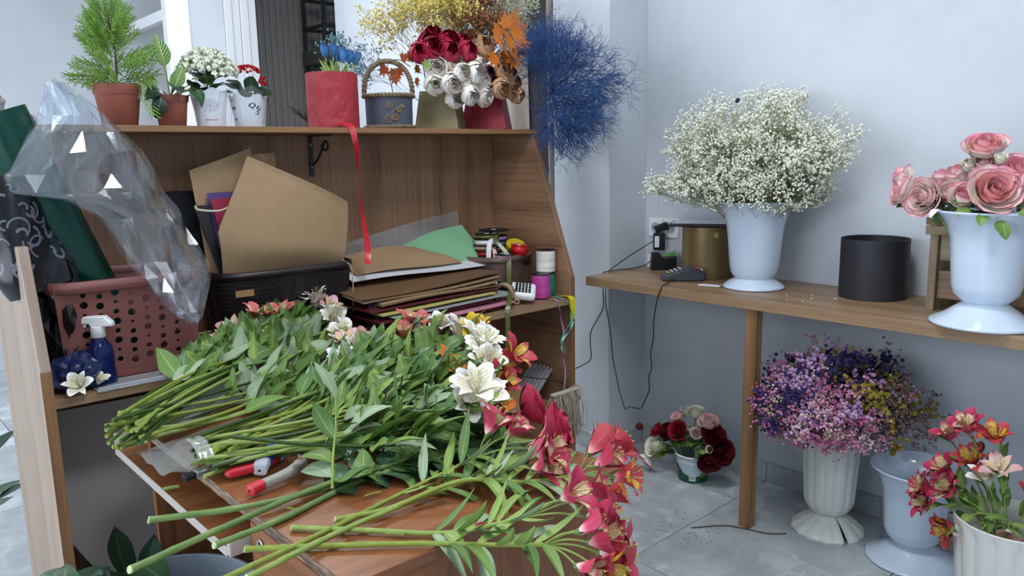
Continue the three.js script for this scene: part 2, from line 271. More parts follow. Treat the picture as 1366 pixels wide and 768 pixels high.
// ---------------------------------------------------------------- the shop behind the cabinet
{
  const HC = 2.85, uvw = g => planarUV(g, 'y', .3);
  struct('wall_side', uvw(bb(2.58, 2.73, 0, HC, -4.48, -2.33)), M.wall, 'bright white wall behind the peonies');
  struct('wall_back', uvw(bb(-2.6, 3.6, 0, HC, -5.75, -5.6)), M.wall, 'white back wall behind the potted plants');
  struct('wall_recess', [uvw(bb(3.5, 3.65, 0, HC, -5.6, -4.3)), uvw(bb(2.73, 3.5, 0, HC, -4.48, -4.33))], M.wall, 'walls of the dim recess');
  // grey ribbed cladding of the recess
  M.ribGrey = mat({ color: 0xa8a6a4, roughness: .6 }); M.ribWhite = mat({ color: 0xd5d9db, roughness: .5 });
  const cl = struct('wall_cladding', bb(2.1, 3.49, 0, HC - .01, -5.598, -5.59), M.ribGrey, 'grey ribbed cladding at the back of the recess');
  const rib = bb(-.011, .011, .01, HC - .02, 0, .02, null, .005); for (let i = 0; i < 27; i++) { const r = part('rib', rib, M.ribGrey, cl); r.position.set(2.13 + i * .05, 0, -5.59); }
  // white booth: post, panel, ribbed boards, open side with a transom
  const b = struct('partition', uvw(bb(1.79, 2.0, 0, HC - .01, -4.84, -4.80)), M.wall, 'white booth partition behind the kalanchoe pots'); b.userData.category = 'partition';
  part('post', bb(1.655, 1.789, 0, HC - .01, -4.86, -4.79, null, .004), M.whitePlastic, b);
  for (let i = 0; i < 4; i++) part('ribbed_board', bb(2.002 + i * .052, 2.0525 + i * .052, 0, HC - .01, -4.842, -4.80 + (i % 2 ? 0 : .008), null, .006), M.ribWhite, b);
  part('transom', bb(1.66, 1.70, 2.07, 2.13, -5.59, -4.861), M.whitePlastic, b);
  part('inner_panel', bb(2.19, 2.205, 0, HC - .01, -5.58, -4.845), M.ribGrey, b);
  part('inner_back', bb(1.66, 2.188, 0, HC - .01, -5.588, -5.58), M.ribWhite, b);
  struct('ceiling_recess', bb(2.5, 3.6, HC, HC + .1, -5.7, -4.3), M.ceiling, 'ceiling of the recess');
  // black metal rack
  const r = thing('metal_rack', 'black metal shelving rack in the dim recess beyond the red box', 'rack', [2.86, 0, -5.42]);
  M.rackGrey = mat({ color: 0x3a3a3a, roughness: .5, metalness: .3 });
  for (const [x, z] of [[0, 0], [.42, 0], [0, .3], [.42, .3]]) part('post', bb(x - .012, x + .012, 0, 2.42, z - .012, z + .012), M.rackGrey, r);
  for (const y of [2.40, 2.19, 1.86, 1.4]) { part('rail', bb(.012, .408, y - .012, y + .012, -.01, .01), M.rackGrey, r); part('rail', bb(.012, .408, y - .012, y + .012, .29, .31), M.rackGrey, r); part('rail', bb(-.01, .01, y - .012, y + .012, .012, .288), M.rackGrey, r); }
  part('shelf_tray', bb(-.02, .44, 1.93, 2.03, -.02, .32), mat({ color: 0x54524f, roughness: .7 }), r);
  // dark board and beige cloth beside the pillar
  solo('wooden_board', planarUV(bb(2.47, 2.49, 0, 2.4, -2.62, -2.36), 'y'), mat({ color: 0x2a201c, roughness: .8 }), 'dark brown board standing between wall and pillar', 'board');
  const cloth = (x, z0, z1, lean, s) => surf((u, v) => V(x + .02 * sin(u * 7 + s) + lean * v, v * 2.3, lerp(z0, z1, u) + .02 * sin(v * 3 + s)), 16, 12, .004);
  M.beige = mat({ color: 0x9d948a, roughness: .9 });
  solo('cloth', cloth(2.44, -2.76, -2.60, 0, 1), M.beige, 'beige cloth hanging behind the dark red flower box', 'cloth'); solo('cloth', cloth(2.40, -2.415, -2.345, .015, 2), M.beige, 'narrow beige cloth strip hanging beside the white pillar', 'cloth');
  // lavender pot beyond
  const l = thing('dried_lavender', 'thin grey dried stems standing beyond the red flower box', 'dried flowers', [1.22, CT, -2.27]); const q = []; for (let i = 0; i < 26; i++) { const a = rr(-.5, .5); q.push(tube([V(rr(-.015, .015), 0, rr(-.01, .01)), V(-.03 + a * .05, .04, 0), V(-.04 + a * .12, rr(.05, .085), rr(-.01, .01))], .0011, 4, 3)); } part('stems', q, mat({ color: 0x5d5a55, roughness: .9 }), l).userData.kind = 'stuff';
}
// ---------------------------------------------------------------- plant kit
function leafTex(base, rib, edge, s, striped = false) {
  const A = hex(base), B = hex(rib), C = hex(edge);
  return tex(96, 192, (u, v) => {
    const x = abs(u - .5) * 2, n = fbm(u, v, 6, 10, 3, s);
    let c = mix3(A, C, .5 * n + .25 * x);
    const vein = striped ? pow(.5 + .5 * cos((v * 9 - x * 2.6) * 2 * PI), 3) * (x < .93 ? 1 : 0) : pow(.5 + .5 * cos((v * 11 - x * 2.2) * 2 * PI), 14) * .35;
    c = mix3(c, B, vein * (striped ? .85 : 1)); if (x < .07) c = mix3(c, B, .75);
    return c;
  });
}
M.leafA = mat({ map: leafTex(0x6b8a3e, 0xa5b873, 0x567a34, 1), roughness: .5 });
M.leafB = mat({ map: leafTex(0x557a3a, 0x92a868, 0x446830, 2), roughness: .5 });
M.leafC = mat({ map: leafTex(0x84a04c, 0xbcc880, 0x6d8e40, 3), roughness: .5 });
M.leafPale = mat({ map: leafTex(0x96aa86, 0xbac6a6, 0x7f9876, 4), roughness: .6 });
M.leafRose = mat({ map: leafTex(0x3f6040, 0x738d64, 0x30523a, 5), roughness: .38 });
M.leafDark = mat({ map: leafTex(0x1f3a2b, 0x44604a, 0x18301f, 6), roughness: .35 });
M.leafStripe = mat({ map: leafTex(0x4d7f34, 0xdfe8a0, 0x3c6b2a, 7, true), roughness: .4 });
const LEAFS = [M.leafA, M.leafB, M.leafC, M.leafA, M.leafB, M.leafPale];
const stemTex = tex(16, 256, (u, v) => { const n = fbm(u, v, 4, 20, 3, 8); return mix3(hex(0x738e3c), hex(0xa6b562), n); }); stemTex.repeat.set(1, 4);
M.stem = mat({ map: stemTex, roughness: .5 });
M.stemDark = mat({ color: 0x5a7a45, map: stemTex, roughness: .5 });
M.stemPale = mat({ color: 0xf2ecc0, map: stemTex, roughness: .55 });
M.roseStem = mat({ map: tex(16, 256, (u, v) => mix3(hex(0x51703a), hex(0x86a053), fbm(u, v, 4, 30, 3, 18))), roughness: .5 });
M.cutEnd = mat({ color: 0xc9d3a0, roughness: .7 });
M.twigBrown = mat({ color: 0x5b4a3a, roughness: .8 });

// leaf grows along +y from the origin, faces +z
function leafGeo(L, W, { bend = .25, fold = .25, twist = 0, wave = 0, wide = .42, nu = 4, nv = 7, tip = 1 } = {}) {
  return surf((u, v) => {
    const x = (u - .5) * 2, p = pow(sin(PI * pow(v, Math.log(.5) / Math.log(wide))), .8) * (v > wide ? lerp(1, 1 - .15 * tip, (v - wide) / (1 - wide)) : 1), w = max(p, v < .5 ? .06 : .0) * W / 2;
    const a = bend * v * 1.6, yy = abs(bend) > .01 ? L * sin(a) / (bend * 1.6) : L * v, zz = abs(bend) > .01 ? -L * (1 - cos(a)) / (bend * 1.6) : 0;
    let px = x * w, pz = fold * abs(x) * w + wave * W * sin(v * 9 + x * 1.5) * abs(x);
    const t = twist * v; return V(px * cos(t) - pz * sin(t), yy, zz + px * sin(t) + pz * cos(t));
  }, nu, nv);
}
const LEAF = {
  alstro: [leafGeo(.092, .032, { bend: .5, fold: .3, twist: .5 }), leafGeo(.082, .034, { bend: .8, fold: .2, twist: -.4 }), leafGeo(.100, .028, { bend: .3, fold: .35, twist: .9 }), leafGeo(.075, .036, { bend: -.3, fold: .25, wave: .1 })],
  broad: [leafGeo(.085, .048, { bend: .5, fold: .18, wave: .05 }), leafGeo(.075, .042, { bend: -.3, fold: .2, wave: .06 }), leafGeo(.095, .05, { bend: .8, fold: .12, twist: .3 })],
  rose: [leafGeo(.06, .04, { bend: .4, fold: .2, wide: .45 }), leafGeo(.05, .032, { bend: -.2, fold: .25, wide: .45 })],
  long: [leafGeo(.12, .02, { bend: .5, fold: .35, twist: .3, nv: 9 }), leafGeo(.10, .022, { bend: .9, fold: .3, twist: -.3, nv: 9 }), leafGeo(.11, .018, { bend: -.4, fold: .4, twist: .5, nv: 9 })],
};
// ---- alstroemeria
function alstroTex(base, tip, throat, streak, s, innerYellow) {
  const A = hex(base), T = hex(tip), Q = hex(throat), K = hex(streak);
  return tex(192, 96, (u, v) => {
    if (u > .96) return v < .5 ? hex(0xb9b56a) : hex(0x6d4a3a);
    const inner = u > .48, x = abs(((u % .48) / .48) - .5) * 2, n = fbm(u, v, 12, 6, 3, s);
    let c = mix3(mix3(Q, A, smooth(.02, .35, v)), T, smooth(.55, 1, v) * .6 + .25 * (n - .5));
    if (x < .12) c = mix3(c, Q, .3 * (1 - v));
    if (inner || (s === 14 && x < .7)) {
      if (innerYellow) c = mix3(c, hex(innerYellow), smooth(.3, .42, v) * (1 - smooth(.68, .84, v)) * .95);
      const f = (u * 25 + .2 * sin(v * 9)) % 1, dash = ((v * 6 + Math.floor(u * 25) * .37) % 1);
      if (f < .26 && dash < .62 && v > .34 && v < .8) c = mix3(c, K, .85);
    }
    return c;
  });
}
function alstroPetal(inner, open) {
  const L = inner ? .052 : .05, W = inner ? .018 : .030;
  return surf((u, v) => {
    const x = (u - .5) * 2, p = inner ? pow(sin(PI * pow(clamp(v * .97 + .03), 1.5)), .75) : pow(sin(PI * pow(clamp(v * .93 + .04), 1.35)), .6), w = max(p, .10) * W / 2;
    const r = .0035 + open * .030 * pow(v, 1.5) + (inner ? -.001 : .0015), y = L * (v - .22 * open * v * v * v * v);
    const cup = inner ? .45 : .22; return V(x * w, y + .15 * abs(x) * w, r - cup * x * x * w * .8);
  }, 4, 6);
}
function shiftUV(g, a, b) { const t = g.attributes.uv; for (let i = 0; i < t.count; i++) t.setX(i, a + (b - a) * t.getX(i)); return g; }
function stamenGeo(open) { const l = []; for (let i = 0; i < 5; i++) { const a = i * 1.26; l.push(tube([V(0, .004, 0), V(.003 * cos(a), .024, .003 * sin(a)), V(.008 * open * cos(a) + .003, .042, .008 * open * sin(a))], .0006, 4, 4), at(new THREE.SphereGeometry(.0016, 5, 4), V(.008 * open * cos(a) + .003, .043, .008 * open * sin(a)))); } const g = merge(l), t = g.attributes.uv; for (let i = 0; i < t.count; i++) t.setXY(i, .98, .2); return g; }
const AL = [.75, 1.05, 1.3].map(open => ({ outer: shiftUV(alstroPetal(false, open), .0, .478), inner: shiftUV(alstroPetal(true, open), .482, .958), stamen: stamenGeo(open) }));
const rotY = a => new THREE.Quaternion().setFromAxisAngle(V(0, 1, 0), a);
const AL_FULL = AL.map((k, j) => { const l = [k.stamen]; for (let i = 0; i < 3; i++) { l.push(at(k.outer, V(0, 0, 0), rotY(i * 2.094 + .1 * j)), at(k.inner, V(0, 0, 0), rotY(i * 2.094 + 1.047))); } return merge(l.map(g => g.clone())); });
const AT = {
  pink: mat({ map: alstroTex(0xbb3357, 0xc64765, 0xf0c9c0, 0x6d1030, 11, 0xf4e3b8), roughness: .5 }),
  red: mat({ map: alstroTex(0xb83645, 0xc64a50, 0xf0b2a8, 0x5a0f18, 12, 0xf0c63c), roughness: .5 }),
  coral: mat({ map: alstroTex(0xdd6c70, 0xe48684, 0xf3d0c4, 0x7c2030, 13, 0xf0d9a0), roughness: .5 }),
  white: mat({ map: alstroTex(0xf4f3ee, 0xfaf9f6, 0xe4e8c6, 0x6a3a55, 14, 0xf3efcf), roughness: .5 }),
  yellow: mat({ map: alstroTex(0xe9bd2e, 0xf0cb45, 0xe8d070, 0x6b3a10, 15, 0xf2d23c), roughness: .5 }),
  orange: mat({ map: alstroTex(0xdf8a2c, 0xd9662c, 0xf0d060, 0x7c2a10, 16, 0xf2c23c), roughness: .5 }),
  blush: mat({ map: alstroTex(0xecc9c4, 0xd98a94, 0xf3ead2, 0x6a2a40, 17, 0xf3e3b0), roughness: .5 }),
  deep: mat({ map: alstroTex(0xb02a4c, 0xbc3a58, 0xe0a0a0, 0x4a0820, 18, 0xe8d0a0), roughness: .5 }),
};
// one joined flower (small in the picture)
function alstroFlower(kind, parent, pos, dir, size = 1) { const o = part('flower', AL_FULL[kind === 'white' ? 1 + Math.floor(RR() * 2) : Math.floor(RR() * 3)], AT[kind], parent, { pink: 'pink', red: 'red and yellow', coral: 'coral', white: 'white', yellow: 'yellow', orange: 'orange', blush: 'blush pink', deep: 'deep pink' }[kind] + ' streaked flower'); return set(o, pos, aim(dir, V(rr(-1, 1), rr(-1, 1), rr(-1, 1))), size); }
// a flower with its petals apart (large in the picture)
function alstroBloom(kind, parent, pos, dir, size = 1, j = Math.floor(RR() * 3)) {
  const o = new THREE.Group(); o.name = 'flower'; parent.add(o); set(o, pos, aim(dir, V(rr(-1, 1), rr(-1, 1), rr(-1, 1))), size);
  for (let i = 0; i < 3; i++) { const a = part('petal', AL[j].outer, AT[kind], o); a.rotation.y = i * 2.094 + rr(-.12, .12); a.scale.set(1, rr(.92, 1.05), rr(.8, 1.15)); const b = part('petal', AL[j].inner, AT[kind], o); b.rotation.y = i * 2.094 + 1.047 + rr(-.12, .12); b.scale.set(1, rr(.92, 1.05), rr(.8, 1.1)); }
  part('stamen', AL[j].stamen, AT[kind], o).userData.kind = 'stuff'; return o;
}
// ---- roses and peonies: cupped petals in layers, radius 1
function cupPetal(rm, h, half, inc, curl, ruffle, s) {
  return surf((u, v) => {
    const x = (u - .5) * 2, vv = v * (1 - .22 * pow(abs(x), 2.4)), a = x * half * (.35 + .65 * pow(sin(PI / 2 * min(1, vv * 1.6)), .8));
    let r = .1 + (rm - .1) * pow(sin(PI / 2 * min(1, vv * 1.25)), .75); r *= 1 - inc * pow(vv, 3);
    r += curl * pow(smooth(.6, 1, vv), 1.4) + .07 * rm * x + ruffle * rm * sin(a * 9 + s * 3) * smooth(.7, 1, vv);
    const y = h * vv - curl * .5 * smooth(.75, 1, vv) + ruffle * .6 * sin(a * 7 + s * 5) * smooth(.6, 1, vv);
    return V(r * sin(a), y, r * cos(a));
  }, 6, 6);
}
function bloomSet(layers) { return layers.map(([n, rm, h, half, inc, curl, ruf], i) => ({ n, geo: [cupPetal(rm, h, half, inc, curl, ruf || 0, i), cupPetal(rm * 1.03, h * .95, half * .95, inc, curl * 1.3, ruf || 0, i + 9)] })); }
const ROSE = bloomSet([[2, .16, 1.05, 1.5, .3, .02, .03], [3, .27, 1.1, 1.3, .3, .04, .03], [4, .42, 1.1, 1.1, .22, .06, .02], [5, .60, 1.05, .95, .1, .10, .02], [5, .76, 1.0, .9, .03, .12, .03], [5, .9, .9, .85, 0, .15, .03]]);
const ROSEBUD = bloomSet([[2, .16, 1.25, 1.5, .3, .02], [3, .28, 1.3, 1.3, .3, .04], [4, .42, 1.25, 1.1, .25, .06, .02], [5, .58, 1.1, .95, .12, .16, .03]]);
const PEONY = bloomSet([[3, .22, 1.25, 1.3, .4, .0, .08], [4, .36, 1.36, 1.1, .42, .0, .06], [4, .58, 1.46, 1.1, .45, .0, .03], [5, .82, 1.5, 1.0, .52, .0, .02], [5, 1.0, 1.42, .95, .5, .0, .02]]);
const PEONYOPEN = bloomSet([[4, .2, 1.15, 1.1, .4, .0, .10], [5, .36, 1.22, 1.0, .40, .0, .08], [5, .58, 1.3, 1.0, .40, .02, .05], [5, .84, 1.3, .95, .42, .02, .03], [5, 1.0, 1.2, .9, .34, .03, .03]]);
function petalTex(inner, outer, edge, s, e0 = .72) { const A = hex(inner), B = hex(outer), C = hex(edge); return tex(64, 64, (u, v) => { const x = abs(u - .5) * 2, n = fbm(u, v, 8, 3, 3, s), d = max(v, x * .92 * smooth(.25, .8, v)); return mix3(mix3(A, B, clamp(v + .4 * (n - .5))), C, smooth(e0, 1, d + .08 * (n - .5))); }); }
const PT = {
  pinkRose: mat({ map: petalTex(0xf6efdc, 0xf8e6e0, 0xe68aa2, 21, .82), roughness: .55 }),
  pinkRoseIn: mat({ map: petalTex(0xf4b8a6, 0xf5c0bc, 0xe88aa0, 22, .76), roughness: .55 }),
  creamRose: mat({ map: petalTex(0xdfe6c4, 0xeff0dc, 0xf3efe2, 23), roughness: .55 }),
  redRose: mat({ map: petalTex(0x7c0f22, 0x96142c, 0xa81d36, 24), roughness: .55 }),
  crimson: mat({ map: petalTex(0xa01b3e, 0xb6264a, 0xc23a58, 25), roughness: .5 }),
  darkRose: mat({ map: petalTex(0x5a0c18, 0x6e101f, 0x5f0e1c, 26), roughness: .6 }),
  redPeony: mat({ map: petalTex(0x8f1230, 0xa5183a, 0xb42346, 27), roughness: .5 }),
  whitePeony: mat({ map: petalTex(0xe8c9a4, 0xf2ece2, 0xf6f3ee, 28), roughness: .55 }),
  peachPeony: mat({ map: petalTex(0xb9744c, 0xdcae86, 0xe3bd98, 29), roughness: .55 }),
  plumPeony: mat({ map: petalTex(0x4a2036, 0x5d2c44, 0x6d3a50, 30), roughness: .6 }),
  tanPeony: mat({ map: petalTex(0x7d4a3c, 0xb98a6a, 0xcfa583, 31), roughness: .55 }),
};
M.sepal = mat({ color: 0x5f7f45, roughness: .6 });
const sepalGeo = merge([0, 1, 2, 3, 4].map(i => at(leafGeo(.55, .22, { bend: 1.2, fold: .1, nu: 2, nv: 4, wide: .3 }), V(0, -.02, 0), rotY(i * 1.2566).multiply(new THREE.Quaternion().setFromAxisAngle(V(1, 0, 0), 1.1)))));
// bloom as a Group of petal meshes under parent; R radius in metres; inner: material of the inner layers
function bloom(set_, m, parent, pos, dir, R, mIn = m, name = 'bloom', label) {
  const o = new THREE.Group(); o.name = name; parent.add(o); if (label) o.userData.label = label; set(o, pos, aim(dir, V(rr(-1, 1), rr(-1, 1), rr(-1, 1))), R);
  set_.forEach((L, k) => { const a0 = rr(0, 6.28); for (let i = 0; i < L.n; i++) { const p = part('petal', L.geo[i % 2], k < set_.length - 2 ? mIn : m, o); p.rotation.y = a0 + i * 2 * PI / L.n + rr(-.12, .12); p.scale.y = rr(.94, 1.05); p.rotation.x = rr(-.05, .05); } });
  return o;
}
// fine-branched sprig along +y, height 1: list of [points, radius] and the tips
function sprig(s, levels, n0, spread, h = 1, curl = 0) {
  const q = rng(s), segs = [], tips = []; const r2 = (a, b) => a + (b - a) * q();
  (function grow(p, d, len, lev, rad) {
    const a = V(r2(-1, 1), r2(-1, 1), r2(-1, 1)).multiplyScalar(curl * len), e = p.clone().addScaledVector(d, len), m = p.clone().lerp(e, .5).add(a);
    segs.push([[p, m, e], rad]); if (lev === 0) { tips.push([e, d.clone()]); return; }
    const n = Math.round(r2(n0 - .6, n0 + .6)); for (let i = 0; i < n; i++) { const t = lev === levels ? r2(.35, 1) : r2(.45, 1), st = t < .5 ? p.clone().lerp(m, t * 2) : m.clone().lerp(e, t * 2 - 1); const nd = d.clone().add(V(r2(-1, 1), r2(-.6, .8), r2(-1, 1)).multiplyScalar(spread)).normalize(); grow(st, nd, len * r2(.45, .72), lev - 1, rad * .7); }
  })(V(0, 0, 0), V(0, 1, 0), h * .5, levels, .004 * h);
  return { segs, tips };
}
// ---------------------------------------------------------------- flower bunches on the desk
function addLeaves(stalk, curve, t0, t1, n, list, mats, size, lift, out) {
  for (let i = 0; i < n; i++) {
    const t = lerp(t0, t1, (i + rr(0, .9)) / n), p = curve.getPoint(t), tg = curve.getTangent(t), side = V(rr(-1, 1), rr(-.15, 1), rr(-1, 1)); side.sub(tg.clone().multiplyScalar(side.dot(tg))).normalize();
    const dir = tg.clone().multiplyScalar(1 - out * .6).addScaledVector(side, out * rr(.6, 1.3)).add(V(0, lift * rr(-.3, 1), 0));
    const l = part('leaf', list[Math.floor(RR() * list.length)], mats[Math.floor(RR() * mats.length)], stalk); set(l, p, aim(dir, side.clone().add(V(0, .9, 0))), size * rr(.75, 1.2));
  }
}
function bunch(o, start, r0, heads, nStems, sag, nLeaf) {
  const axis = heads.reduce((a, h) => a.add(h.p.clone().divideScalar(heads.length)), V(0, 0, 0)).sub(start).normalize(), sideV = V(-axis.z, 0, axis.x).normalize();
  for (let i = 0; i < nStems; i++) {
    const h = heads[i % heads.length], extra = i >= heads.length, a = rr(0, 6.28), q = sqrt(RR());
    const s = start.clone().addScaledVector(sideV, r0 * 1.35 * q * cos(a)).add(V(0, r0 * .75 * q * sin(a), 0)).addScaledVector(axis, rr(-.03, .03));
    const e = h.p.clone(); if (extra) e.add(V(rr(-.07, .05), rr(-.05, .0), rr(-.07, .07))).addScaledVector(axis, -rr(.0, .10));
    const m1 = s.clone().lerp(e, .36), m2 = s.clone().lerp(e, .72); m1.y = max(m1.y - sag * rr(.6, 1.2), h.floor + .012 + r0 * .5 * (q * sin(a) + .8)); m2.y = max(m2.y - sag * .5, h.floor + .02); m1.addScaledVector(sideV, rr(-.012, .012)); m2.addScaledVector(sideV, rr(-.02, .02));
    const pts = [s, m1, m2, e], c = new THREE.CatmullRomCurve3(pts, false, 'centripetal');
    const st = part('stalk', tube(pts, t => lerp(.0041, .0024, t), 14, 6), [M.stem, M.stem, M.stemDark, M.stemPale][i % 4], o);
    addLeaves(st, c, .42, .99, nLeaf, LEAF.alstro, LEAFS, 1.05, .35, .75);
    if (!extra) {
      const d = e.clone().sub(m2).normalize(), k = h.n || 2; for (let j = 0; j < k; j++) { const dd = d.clone().multiplyScalar(.6).add(V(rr(-.5, .5), rr(.2, .8), rr(-.35, .6))).addScaledVector(V(-.55, .35, .55), h.face ?? .95).normalize(); alstroFlower(h.k, st, e.clone().add(V(rr(-.015, .015), rr(-.008, .02), rr(-.018, .018)).multiplyScalar(j ? 1.4 : .3)), dd, (h.s || 1) * rr(1.0, 1.2)); }
    }
  }
}
const alsBunchA = thing('alstroemeria_bunch', 'leafy bunch of pale pink and white alstroemeria lying against the cabinet', 'flower bunch');
bunch(alsBunchA, V(.375, .755, -1.525), .05, [
  [.745, .825, -1.98, 'blush'], [.80, .84, -1.99, 'blush'], [.86, .85, -2.0, 'coral'], [.90, .85, -2.02, 'coral'], [.94, .86, -2.02, 'coral'], [1.01, .865, -2.05, 'white'], [1.05, .875, -2.04, 'white'], [1.09, .86, -2.03, 'blush'], [1.05, .84, -1.92, 'white'], [1.0, .83, -1.80, 'white'], [.985, .82, -1.74, 'blush'], [.96, .81, -1.68, 'white'], [.93, .80, -1.62, 'white'],
].map(([x, y, z, k]) => ({ p: V(x, y - .058, z), k, n: 2, floor: z < -1.86 ? .74 : .70 })), 36, .012, 11);
const alsBunchB = thing('alstroemeria_bunch', 'leafy bunch of white, coral and yellow alstroemeria stretched across the desk', 'flower bunch');
bunch(alsBunchB, V(.462, .742, -1.325), .05, [
  [1.06, .80, -1.60, 'coral'], [1.10, .82, -1.63, 'coral'], [1.15, .815, -1.65, 'coral'], [1.175, .81, -1.60, 'white', 2, .95], [1.20, .805, -1.56, 'white', 2, .95], [1.24, .805, -1.53, 'yellow'], [1.19, .80, -1.43, 'white'], [1.12, .80, -1.37, 'white', 2, .98], [1.10, .80, -1.33, 'white', 2, .98], [1.04, .80, -1.25, 'white', 2, .98], [1.09, .79, -1.26, 'red'], [1.0, .79, -1.17, 'red'], [.93, .80, -1.15, 'white', 2, 1.0], [.87, .80, -1.10, 'white', 2, 1.05], [.91, .80, -1.09, 'white', 1, 1.1], [.985, .80, -1.33, 'orange', 1], [.95, .77, -1.12, 'orange', 1],
].map(([x, y, z, k, n, s]) => ({ p: V(x, y - .018, z), k, n: n || 2, s, floor: .70 })), 40, .01, 10);
// clear film and tape round the bunches
M.film = phys({ color: 0xf4f8fa, transmission: .93, thickness: 0, roughness: .06, ior: 1.45 });
M.filmHazy = phys({ color: 0xe9eff4, transmission: .75, thickness: 0, roughness: .16, ior: 1.5 });
part('wrapping_film', surf((u, v) => { const x = lerp(.40, .93, u), z = lerp(-1.66, -1.50, v) - .42 * (x - .4); return V(x, .709 + .010 * sin(u * 17 + v * 5) * sin(v * 9 + u * 3) + .018 * v + (z < -1.86 ? .045 : 0), z); }, 40, 14), M.filmHazy, alsBunchA);
part('wrapping_film', surf((u, v) => { const x = lerp(.395, .62, u), z = lerp(-1.52, -1.36, v) - .25 * (x - .4); return V(x, .704 + .006 * sin(u * 19 + v * 7) * sin(v * 8), z); }, 26, 12), M.filmHazy, alsBunchB);
part('tape', surf((u, v) => { const a = lerp(.4, 2.6, v); return V(.425 + .025 * u, .735 + .042 * sin(a) + .002 * sin(u * 9), -1.31 - .055 * cos(a)); }, 4, 10), M.filmHazy, alsBunchB);

// ---------------------------------------------------------------- loose stems in front
function looseStem(o, pts, r0, r1, m, seg = 26) { const P = pts.map(p => V(...p)), c = new THREE.CatmullRomCurve3(P, false, 'centripetal'); const s = part('stem', tube(P, t => lerp(r0, r1, t) * (1 + .18 * pow(max(0, cos(t * 62)), 24)), 60, 8), m, o); const d = P[0].clone().sub(P[1]).normalize(); part('cut_end', at(new THREE.CylinderGeometry(r0 * 1.02, r0 * 1.02, .003, 10), P[0].clone().addScaledVector(d, .001), aim(d.clone().add(V(0, .3, 0)), V(1, 0, 0))), M.cutEnd, s); return c; }
function leafOn(o, c, t, side, list, m, size, lift = .3) { const p = c.getPoint(t), tg = c.getTangent(t), sd = V(tg.z, 0, -tg.x).multiplyScalar(side), dir = tg.clone().multiplyScalar(.55).addScaledVector(sd, .8).add(V(0, lift, 0)); const l = part('leaf', list[Math.floor(RR() * list.length)], m, o); set(l, p, aim(dir, V(0, 1, 0).addScaledVector(sd, rr(-.5, .3))), size); return l; }
// roses lying on the desk
const G_ROSE = 'crimson roses lying on the desk';
[
  { pts: [[.313, .722, -1.168], [.444, .716, -1.121], [.582, .708, -1.111], [.768, .712, -1.114], [.90, .74, -1.085]], head: [.925, .755, -1.085], R: .036, label: 'crimson rose with thick stem, its bloom half hidden below white alstroemeria' },
  { pts: [[.247, .726, -1.029], [.398, .722, -1.069], [.582, .716, -1.109], [.757, .712, -1.10], [.95, .735, -1.03]], head: [.985, .765, -1.05], R: .044, label: 'crimson rose whose long stem reaches farthest past the desk edge' },
  { pts: [[.365, .707, -1.052], [.468, .706, -1.062], [.643, .706, -1.10], [.80, .715, -1.06], [.93, .735, -.965]], head: [.955, .755, -.955], R: .046, label: 'crimson rose at the desk corner, fully open behind pink alstroemeria' },
].forEach(({ pts, head, R, label }, i) => {
  const o = thing('rose', label, 'rose'); const c = looseStem(o, pts, .0052, .0042, M.roseStem);
  const d = V(...pts[4]).sub(V(...pts[3])).normalize().add(V(.1, .35, .25));
  bloom(ROSE, PT.crimson, o, V(...head).addScaledVector(d.clone().normalize(), -R * .4), d, R); set(part('sepals', sepalGeo, M.sepal, o), V(...head), aim(d, V(1, 0, 0)), R * 1.1);
  for (let k = 0; k < 9; k++) { const t = .5 + .05 * k; for (let j = 0; j < 2; j++) leafOn(o, c, t + rr(-.02, .02), (k + j) % 2 ? 1 : -1, LEAF.broad, [M.leafRose, M.leafB, M.leafRose, M.leafA][(k + j + i) % 4], rr(.75, 1.1), rr(.0, .45)); }
});
// broad pale leaves on a thin side shoot that stands up from the first rose
{
  const o = thing('eucalyptus_sprig', 'thin green shoot with round grey-green leaves standing above the rose stems', 'sprig');
  const c = looseStem(o, [[.58, .712, -1.10], [.60, .745, -1.13], [.625, .79, -1.16], [.64, .835, -1.18]], .0026, .0014, M.stem, 12);
  leafOn(o, c, .12, 1, LEAF.broad, M.leafPale, .85, .1); leafOn(o, c, .3, 1, LEAF.broad, M.leafA, .95, .0); leafOn(o, c, .55, 1, LEAF.broad, M.leafB, 1.0, .05); leafOn(o, c, .97, 1, LEAF.alstro, M.leafPale, .8, .8); leafOn(o, c, .75, -1, LEAF.alstro, M.leafC, .5, .3);
  const o2 = thing('eucalyptus_sprig', 'grey-green leafy sprig lying among tiny white flowers on the desk', 'sprig');
  const c2 = looseStem(o2, [[.62, .706, -1.20], [.72, .712, -1.22], [.82, .73, -1.235], [.92, .76, -1.25]], .0026, .0014, M.stemDark, 12);
  for (let k = 0; k < 9; k++) leafOn(o2, c2, .2 + .09 * k, k % 2 ? 1 : -1, LEAF.broad, [M.leafPale, M.leafRose, M.leafB][k % 3], rr(.8, 1.15), rr(.2, .9));
  const o3 = thing('eucalyptus_sprig', 'bright green leafy sprig below the white alstroemeria heads', 'sprig');
  const c3 = looseStem(o3, [[.70, .706, -1.15], [.78, .715, -1.15], [.86, .73, -1.13]], .0026, .0014, M.stem, 12);
  for (let k = 0; k < 8; k++) leafOn(o3, c3, .1 + .11 * k, k % 2 ? 1 : -1, LEAF.broad, [M.leafA, M.leafC, M.leafPale][k % 3], rr(.8, 1.1), rr(.1, .6));
}
